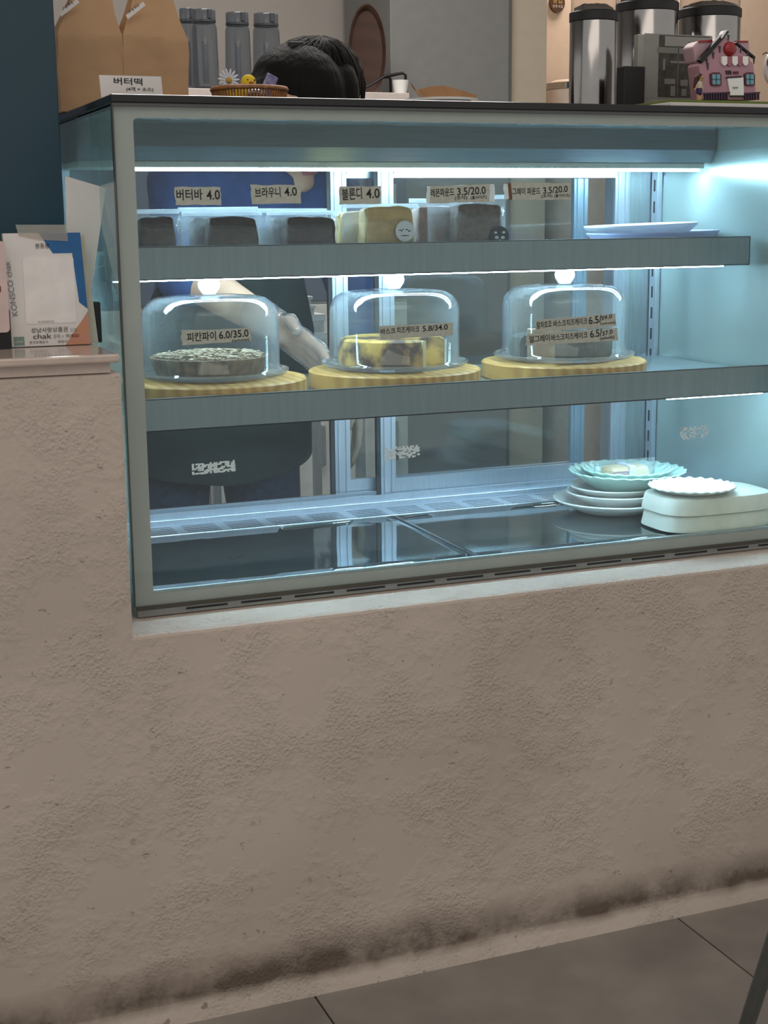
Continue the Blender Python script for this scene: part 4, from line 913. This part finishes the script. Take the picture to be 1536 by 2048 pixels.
def hand(w_, palm_c, fdir, side, n_, spread=.016, curl=.5):
    """palm plus five separate bent fingers; fdir towards the fingertips, side across the palm towards the thumb, n_ palm normal"""
    caps = []; fdir = fdir.normalized(); side = (side-fdir*side.dot(fdir)).normalized(); nn = fdir.cross(side).normalized()
    if nn.dot(n_) < 0: nn = -nn
    for k in range(4):
        o_ = side*((1.5-k)*spread*.95); caps.append((w_+o_*.6, .014, palm_c+o_+fdir*.022, .0112))
        L = (.040, .046, .043, .033)[k]; b0 = palm_c+o_+fdir*.024; d1 = (fdir+nn*curl*.5+side*(.10*(1.5-k))).normalized(); d2 = (fdir+nn*curl*1.3).normalized()
        b1 = b0+d1*L; b2 = b1+d2*L*.85; caps += [(b0, .0094, b1, .0085), (b1, .0085, b2, .0068)]
    t0 = w_.lerp(palm_c, .45)+side*.026; t1 = t0+(fdir*.6+side*.7+nn*.35).normalized()*.034; t2 = t1+(fdir+nn*.4).normalized()*.028
    caps += [(w_.lerp(palm_c, .35), .016, t0, .0125), (t0, .0125, t1, .0098), (t1, .0098, t2, .0078)]
    return caps
fR = (pa(640, 715, .52)-wrR).normalized(); fL = Vector((.1, -.2, -1))
handR = hand(wrR, wrR+fR*.05, fR, Vector((.1, -.75, .55)), Vector((-.3, -.2, -1)), curl=.35)
handL = hand(wrL, wrL+fL.normalized()*.05, fL, Vector((-.2, -1, 0)), Vector((-1, 0, 0)))
caps = [('e', hc, (.074, .092, .098), HM), ('e', hl(0, .024, -.055), (.062, .066, .066), HM), ('e', hl(0, .066, -.100), (.030, .026, .022), HM), (hl(0, .084, .005), .010, hl(0, .108, -.030), .013),
    ('e', hl(.075, -.005, -.02), (.010, .018, .028), HM), ('e', hl(-.075, -.005, -.02), (.010, .018, .028), HM), ('e', hl(.035, .07, -.03), (.02, .02, .02), HM), ('e', hl(-.035, .07, -.03), (.02, .02, .02), HM),
    (hl(0, -.03, -.06), .052, neckb, .058), (neckb, .075, chest, .115), (shR, .052, neckb, .06), (shL, .052, neckb, .06), (shR, .055, chest, .10), (shL, .055, chest, .10), (chest, .115, (.40, .92, .92), .115), ((.36, .92, .88), .11, (.44, .92, .88), .11),
    (hipR, .084, kR, .060), (hipL, .084, kL, .060), (kR, .058, aR, .042), (kL, .058, aL, .042), (aR, .042, aR+Vector((0, -.14, -.04)), .034), (aL, .042, aL+Vector((0, -.14, -.04)), .034),
    (shR, .052, elR, .042), (elR, .041, elR.lerp(wrR, .4), .038), (elR.lerp(wrR, .4), .038, wrR, .026), (wrR, .026, wrR+fR*.03, .022), (shL, .052, elL, .041), (elL, .040, wrL, .026)] + handR + handL
person = obj('person', body_remesh(caps, .0055, 4), M_SKIN, None, smooth='all')
tag(person, 'person in navy shirt and dark apron bending behind the case, gloved hand reaching in', 'person')
ORG[person.name] = Vector((0, 0, 0))
obj('lips', body_remesh([(hl(-.020, .084, -.072), .004, hl(0, .0925, -.069), .0062), (hl(0, .0925, -.069), .0062, hl(.020, .084, -.072), .004), (hl(-.014, .086, -.078), .005, hl(.014, .086, -.078), .005)], .0022, 2), M_LIPS, person, smooth='all')
for s in (-1, 1):
    obj('eye', ell(hl(.031*s, .083, .004), (.012, .007, .007), M=HM), M_WHITE, person, smooth='all'); obj('iris', ell(hl(.031*s, .0885, .003), (.0055, .003, .0055), M=HM), M_HAIR, person, smooth='all')
    obj('eyebrow', tube([hl(.018*s, .090, .022), hl(.032*s, .089, .027), hl(.047*s, .080, .023)], .003, 6), M_HAIR, person)
hair = obj('hair', body_remesh([('e', hl(.032, -.006, .040), (.092, .100, .106), HM), ('e', hl(.100, -.005, .050), (.07, .08, .085), HM), ('e', hl(.155, -.02, .01), (.045, .05, .075), HM), ('e', hl(0, -.055, -.02), (.078, .065, .085), HM), ('e', hl(.078, .02, -.015), (.014, .030, .055), HM), ('e', hl(-.078, .02, -.01), (.014, .030, .05), HM),
    (hl(.0, -.02, .07), .06, hl(-.036, -.01, .045), .045)], .006, 3), M_HAIR, person, smooth='all')
bm = bmesh.new(); rnd = random.Random(5)
for k in range(150):
    th = rnd.uniform(-2.4, 2.4); p = []
    for j in range(9):
        f_ = j/8; a_ = f_*2.0+.05
        q = Vector((.078+(.132+rnd.uniform(-.003, .006))*math.sin(a_)*math.sin(th), -.004+.112*math.sin(a_)*math.cos(th)*(.9 if math.cos(th) < 0 else .55), +.042+(.112+rnd.uniform(-.001, .003))*math.cos(a_)))
        p.append(hl(*q))
    tube(p, [.0006+.0022*math.sin(PI*min(1, .15+f/8)) for f in range(9)], 5, bm)
o = obj('hair_strands', bm, M_HAIR, hair, smooth='all'); o['kind'] = 'stuff'
hcp = pa(598, 88, .79)
obj('hair_clip', wobble(box(hcp.x-.014, hcp.x+.014, .80, .83, hcp.z-.012, hcp.z+.006, bev=.004), .001, 50), M_BLACKP, hair, smooth=True)
g = .014
obj('shirt', body_remesh([(neckb, .078+g*.5, chest, .122+g), (shR, .055+g, neckb, .066+g*.4), (shL, .055+g, neckb, .066+g*.4), (shR, .056+g, chest, .105+g), (shL, .056+g, chest, .105+g), (chest, .122+g, (.40, .92, .92), .120+g), ((.36, .92, .88), .115+g, (.44, .92, .88), .115+g),
    (shR, .055+g, elR, .046+g), (elR, .046+g, elR.lerp(wrR, .05), .044+g), (shL, .055+g, elL, .044+g), (elL, .044+g, elL.lerp(wrL, .8), .03+g)], .007, 5), M_NAVY, person, smooth='all')
obj('jeans', body_remesh([((.36, .92, .88), .118, (.44, .92, .88), .118), (hipR, .092, kR, .072), (hipL, .092, kL, .072), (kR, .076, (aR.x, aR.y, .12), .064), (kL, .076, (aL.x, aL.y, .12), .064)], .007, 4), M_JEANS, person, smooth='all')
for q in (aR, aL): obj('shoe', body_remesh([((q.x, q.y+.01, .05), .047, (q.x, q.y-.12, .042), .040), ((q.x, q.y-.12, .042), .040, (q.x, q.y-.17, .040), .036)], .006, 3), M_BLACKP, person, smooth='all')
# apron: cloth wrapped round the front of trunk and thighs
bm = bmesh.new(); nu, nv = 30, 34; G = {}
for i in range(nu+1):
    for j in range(nv+1):
        u = i/nu*2-1; v = j/nv; z = 1.13-v*(1.13-.648); cx = .455-.06*min(1, v*1.8); wd = .105+.085*min(1, v*2.2)
        x = cx+u*wd; y = .92-(.150+.018*min(1, v*2))*math.sqrt(max(0, 1-(u*.93)**2))-.006*math.sin(u*7+v*2)*v
        z += .014*u*u*v-.02*v*(1 if u > 0 else .4)*abs(u)**2*-1
        G[i, j] = bm.verts.new((x, y-.004, z))
for i in range(nu):
    for j in range(nv): bm.faces.new((G[i, j], G[i+1, j], G[i+1, j+1], G[i, j+1]))
bmesh.ops.solidify(bm, geom=bm.faces, thickness=.0025)
obj('apron', bm, M_APRON, person, smooth='all')
gl = obj('glove', body_remesh([(a_, b_+.0035, c_, d_+.0035) for (a_, b_, c_, d_) in handR]+[(wrR-fR*.045, .036, wrR, .034), (wrR, .034, wrR+fR*.02, .028)], .004, 2), M_GLOVE, person, smooth='all')

# ================================================================== KITCHEN BEHIND
KY = 2.15
kz = at(560, 180, Y=KY).z
xa, xb = at(230, 180, Y=KY).x, at(816, 190, Y=KY).x
kc = thing('back_cabinet', ((xa+xb)/2, KY+.2, 0), 'tall pale cabinet along the kitchen wall carrying the jugs', 'cabinet')
obj('carcass', box(-.5, xb, KY+.02, 2.53, .05, kz-.03), mat('cab_paint', (.50, .49, .455), .6), kc)
obj('worktop', box(-.5, xb+.005, KY, 2.54, kz-.03, kz, bev=.002), mat('cab_top', (.52, .45, .41), .45), kc)
obj('plinth', box(-.5, xb-.02, KY+.06, 2.52, 0, .05), M_BLACKP, kc)
for k in range(5):
    xd0, xd1 = -.48+k*.40, -.09+k*.40
    if xd1 > xb: xd1 = xb-.005
    for (z0_, z1_, m_) in ((.07, .90, mat('cab_lower', (.60, .59, .55), .6)), (.91, kz-.045, mat('cab_upper', (.085, .105, .15), .4))):
        d_ = obj('cabinet_door', box(xd0, xd1, KY+.006, KY+.02, z0_, z1_, bev=.002), m_, kc)
        obj('handle', box(xd1-.05, xd1-.038, KY-.012, KY+.006, (z0_+z1_)/2-.06, (z0_+z1_)/2+.06, bev=.002), M_STEEL, d_)
# smoked jugs
def jug(px0, px1, ptop, pbot, Yp, label):
    a, b = at(px0, pbot, Y=Yp), at(px1, pbot, Y=Yp); c = Vector(((a.x+b.x)/2, Yp, kz+.0005)); r = (b-a).dot(rgt)/2; h = at((px0+px1)/2, ptop, Y=Yp).z-c.z
    t = thing('water_jug', c, label, 'jug', 'smoked plastic water jugs')
    obj('jug_body', lathe([(0, 0), (r*.95, 0), (r, .004), (r*.90, h*.78), (r*.80, h*.84), (r*.78, h*.86)], 40, c=c), M_PITCH, t, smooth=True)
    obj('base_ring', lathe([(0, .001), (r*.9, .001), (r*.93, .012), (0, .012)], 32, c=c), mat('jug_dark', (.04, .045, .05), .3), t)
    ld = obj('lid', lathe([(r*.76, h*.85), (r*.84, h*.86), (r*.84, h*.985), (r*.80, h), (0, h)], 40, c=c), glassy('jug_lid', (.55, .58, .62), 1., .08, haze=.3, hazecol=(.25, .27, .30), edge=.3), t, smooth=True)
    obj('lid_ring', lathe([(r*.80, h*.84), (r*.86, h*.845), (r*.86, h*.87), (r*.8, h*.875)], 40, c=c), mat('jug_dark', (.04, .045, .05), .3), t)
    obj('spout_tab', box(c.x+r*.05, c.x+r*.35, Yp-r*.9, Yp-r*.5, c.z+h*.88, c.z+h, bev=.002), mat('jug_dark', (.04, .045, .05), .3), ld)
    obj('strainer', lathe([(r*.2, h*.1), (r*.2, h*.62)], 14, c=c), glassy('strainer_plastic', (.8, .8, .82), 1., .1, haze=.35, hazecol=(.45, .46, .48)), t, smooth='all')
    bm = bmesh.new()
    for k in range(22):
        z = h*(.30+.022*k); rr = r*(1-.10*z/(h*.78))*1.004
        lathe([(rr, z), (rr, z+h*.006)], 10, bm, c=c, a0=-.75, a1=-.15)
    o = obj('measure_marks', bm, mat('jug_mark', (.03, .032, .036), .5), t); o['kind'] = 'stuff'
    return t
jug(360, 400, 18, 178, KY+.22, 'smoked water jug mostly hidden behind the right kraft bag')
jug(384, 441, 20, 177, KY+.12, 'smoked water jug just right of the kraft bags')
jug(450, 506, 26, 178, KY+.12, 'smoked water jug standing behind the yellow chick')
jug(505, 565, 28, 178, KY+.14, 'smoked water jug nearest the person, rightmost of the jugs')
# oval wooden tray leaning on the wall
tp = at(735, 103, Y=KY+.25); ax_, az_ = px2m(39, tp), px2m(91, tp)
t = thing('wooden_tray', (tp.x, KY+.25, kz), 'dark oval wooden tray standing upright against the wall', 'tray')
def ovl(s, y, n=56): return [(tp.x+ax_*s*math.cos(2*PI*k/n), y, tp.z+az_*s*math.sin(2*PI*k/n)) for k in range(n)]
bm = bmesh.new(); rg = [[bm.verts.new(q) for q in ovl(s, y)] for s, y in ((.80, KY+.262), (.97, KY+.262), (1., KY+.256), (1., KY+.246), (.97, KY+.242), (.93, KY+.245), (.86, KY+.256), (.80, KY+.257))]
for A, B in zip(rg, rg[1:]):
    for i in range(56): bm.faces.new((A[i], A[(i+1) % 56], B[(i+1) % 56], B[i]))
bm.faces.new(rg[0]); bm.faces.new(rg[-1][::-1]); bmesh.ops.recalc_face_normals(bm, faces=bm.faces)
obj('tray_body', bm, M_TRAYW, t, smooth=True)
# wire rack
wr = [at(*q, Y=KY+.15) for q in [(700, 176), (745, 168), (770, 152), (806, 146), (811, 150), (812, 188)]]; wr[0].z = kz+.003; wr[-1].z = kz+.003
rk = thing('wire_rack', (wr[3].x, KY+.15, kz), 'thin black wire rack beside the wooden tray', 'rack')
obj('wire', tube(wr, .0045, 8), M_BLACKP, rk, smooth='all'); obj('wire', tube([p+Vector((0, .12, 0)) for p in wr], .0045, 8), M_BLACKP, rk, smooth='all')
obj('cross_wire', tube([wr[3], wr[3]+Vector((0, .12, 0))], .0035, 8), M_BLACKP, rk)
cp_ = at(800, 190, Y=KY+.1); 
solo('white_cup', lathe([(0, 0), (.018, 0), (.024, .04), (.022, .04), (.016, .004), (0, .004)], 28, c=(cp_.x-.015, KY+.06, kz+.0005)), M_WHITE, 'small white cup at the end of the back cabinet', 'cup', base=(cp_.x-.015, KY+.06, kz), smooth=True)
# grey fridge, column, lit niche wall with round sign
fx0, fx1 = at(781, 120, Y=2.56).x, at(1021, 120, Y=2.56).x
fr = thing('grey_fridge', ((fx0+fx1)/2, 2.5, 0), 'tall plain grey cabinet between the wooden tray and the column', 'cabinet')
obj('body', box(fx0, fx1, 2.56, 2.97, .02, 2.3, bev=.004), mat('fridge_grey', (.22, .222, .212), .5, var=.04), fr)
obj('plinth', box(fx0+.02, fx1-.02, 2.6, 2.94, 0, .02), M_BLACKP, fr)
obj('edge_strip', box(fx1-.006, fx1+.002, 2.555, 2.57, .05, 2.3), mat('strip_dark', (.12, .12, .115), .5), fr)
cx0, cx1 = fx1+.012, at(1093, 120, Y=2.58).x
col = struct('wall_column', box(cx0, cx1, 2.58, 2.99, 0, 2.6), mat('column_paint', (.52, .45, .35), .7, var=.03))
ny = 2.9; sg = at(1112, 6, Y=ny); rs = px2m(16.5, sg)
struct('wall_niche', box(cx1, 3.5, ny, 3.0, 0, 2.6), mat('niche_paint', (.62, .50, .40), .7, var=.03))
t = thing('round_sign', (sg.x, ny-.01, sg.z-rs), 'round dark brown wall sign with gold Korean lettering', 'sign')
obj('disc', prism([(sg.x+rs*math.cos(k*PI/20), sg.z+1.15*rs*math.sin(k*PI/20)) for k in range(40)], 'Y', ny-.012, ny), mat('sign_brown', (.07, .03, .015), .5), t)
obj('lettering', text_bm('등밥', (sg.x-rs*.68, ny-.0135, sg.z-rs*.1), (1, 0, 0), (0, 0, 1), rs*1.36, rs*.75), mat('gold', (.55, .35, .10), .5), t)
obj('lettering', text_bm('만둣국집', (sg.x-rs*.68, ny-.0135, sg.z-rs*.62), (1, 0, 0), (0, 0, 1), rs*1.36, rs*.35), mat('cream_print', (.6, .52, .42), .5), t)
ap = [at(*q, Y=2.75) for q in [(1080, 178), (1096, 168), (1118, 161), (1145, 159), (1175, 164)]]
kt_ = thing('steel_pot', (ap[3].x, 2.7, 0), 'chrome rimmed pale urn glimpsed left of the canisters', 'urn')
uc = at(1150, 180, Y=2.7); ur = px2m(62, uc)
zr = at(1118, 163, Y=2.6).z
obj('urn_body', lathe([(0, 0), (ur, 0), (ur, zr-.03), (ur*.98, zr-.012)], 48, c=(uc.x, 2.7, 0)), mat('urn_white', (.50, .42, .36), .4), kt_, smooth=True)
obj('chrome_rim', lathe([(ur*.97, zr-.02), (ur*1.02, zr-.018), (ur*1.02, zr+.002), (ur*.97, zr+.004)], 48, c=(uc.x, 2.7, 0)), M_SS, kt_, smooth=True)
obj('lid', lathe([(ur*.98, zr), (ur*.7, zr+.014), (0, zr+.02)], 48, c=(uc.x, 2.7, 0)), mat('urn_white', (.50, .42, .36), .4), kt_, smooth='all')
# stacked boxes seen past the person's arm, on a low trolley
BY = 1.45
q0, q1 = at(556, 600, Y=BY), at(652, 600, Y=BY)
tr = thing('low_cart', ((q0.x+q1.x)/2, BY+.16, 0), 'low kitchen cart behind the person, under the stacked boxes', 'cart')
zc = at(600, 705, Y=BY).z
obj('cart_top', box(q0.x-.10, q1.x+.10, BY-.03, BY+.34, zc-.025, zc, bev=.002), M_STEEL, tr)
for x in (q0.x-.09, q1.x+.07):
    for y in (BY-.02, BY+.31): obj('leg', box(x, x+.02, y, y+.02, 0, zc-.025), M_STEEL, tr)
z = zc+.0005
for k, (x0, x1, y0, y1, lb) in enumerate(((545, 652, 660, 703, 'wide pale carton at the bottom of the stack behind the arm'), (548, 648, 620, 660, 'pale carton second from the bottom behind the arm'), (556, 628, 598, 619, 'pale carton third from the bottom behind the arm'), (560, 622, 578, 597, 'topmost small pale carton behind the arm'))):
    a, b = at(x0, y1, Y=BY), at(x1, y0, Y=BY); h = b.z-a.z
    t = thing('carton', ((a.x+b.x)/2, BY+.12, z), lb, 'box', 'cartons stacked on the cart')
    obj('tray_part', box(a.x, b.x, BY, BY+.24-.02*k, z, z+h*.62, bev=.001), mat('carton', (.52, .54, .52), .7), t)
    obj('lid', box(a.x-.003, b.x+.003, BY-.003, BY+.243-.02*k, z+h*.62, z+h, bev=.001), mat('carton_lid', (.58, .60, .58), .7), t); z += h+.0005
# stool whose leg crosses the lower right corner
l0, l1 = at(1476, 2110, Z=0), None
ft = Vector((l0.x, l0.y, 0))
# direction of the leg: seen from (1476,2110) up to (1540,1905); solved on a plane through the foot
up_ = at(1541, 1905, Y=ft.y-.06)
dirv = (up_-ft).normalized(); topL = ft+dirv*(.62/dirv.z)
stl = thing('bar_stool', (topL.x+.13, topL.y-.12, 0), 'metal stool with slanted grey tube legs at the lower right', 'stool')
c0 = Vector((topL.x+.13, topL.y-.12, 0))
for (sx, sy) in ((1, 1), (-1, 1), (-1, -1), (1, -1)):
    f_ = Vector((c0.x+sx*(ft.x-c0.x), c0.y+sy*(ft.y-c0.y), .004)); t_ = Vector((c0.x+sx*(topL.x-c0.x), c0.y+sy*(topL.y-c0.y), .62))
    lg = obj('leg', tube([f_, t_], .011, 12), mat('stool_metal', (.16, .165, .16), .35, .7), stl, smooth=True)
    obj('foot_cap', tube([f_-Vector((0, 0, .003)), f_+(t_-f_)*.03], .0128, 12), M_BLACKP, lg, smooth=True)
obj('seat', box(c0.x-.17, c0.x+.17, c0.y-.15, c0.y+.15, .62, .645, bev=.008), mat('stool_seat', (.10, .09, .08), .5), stl)
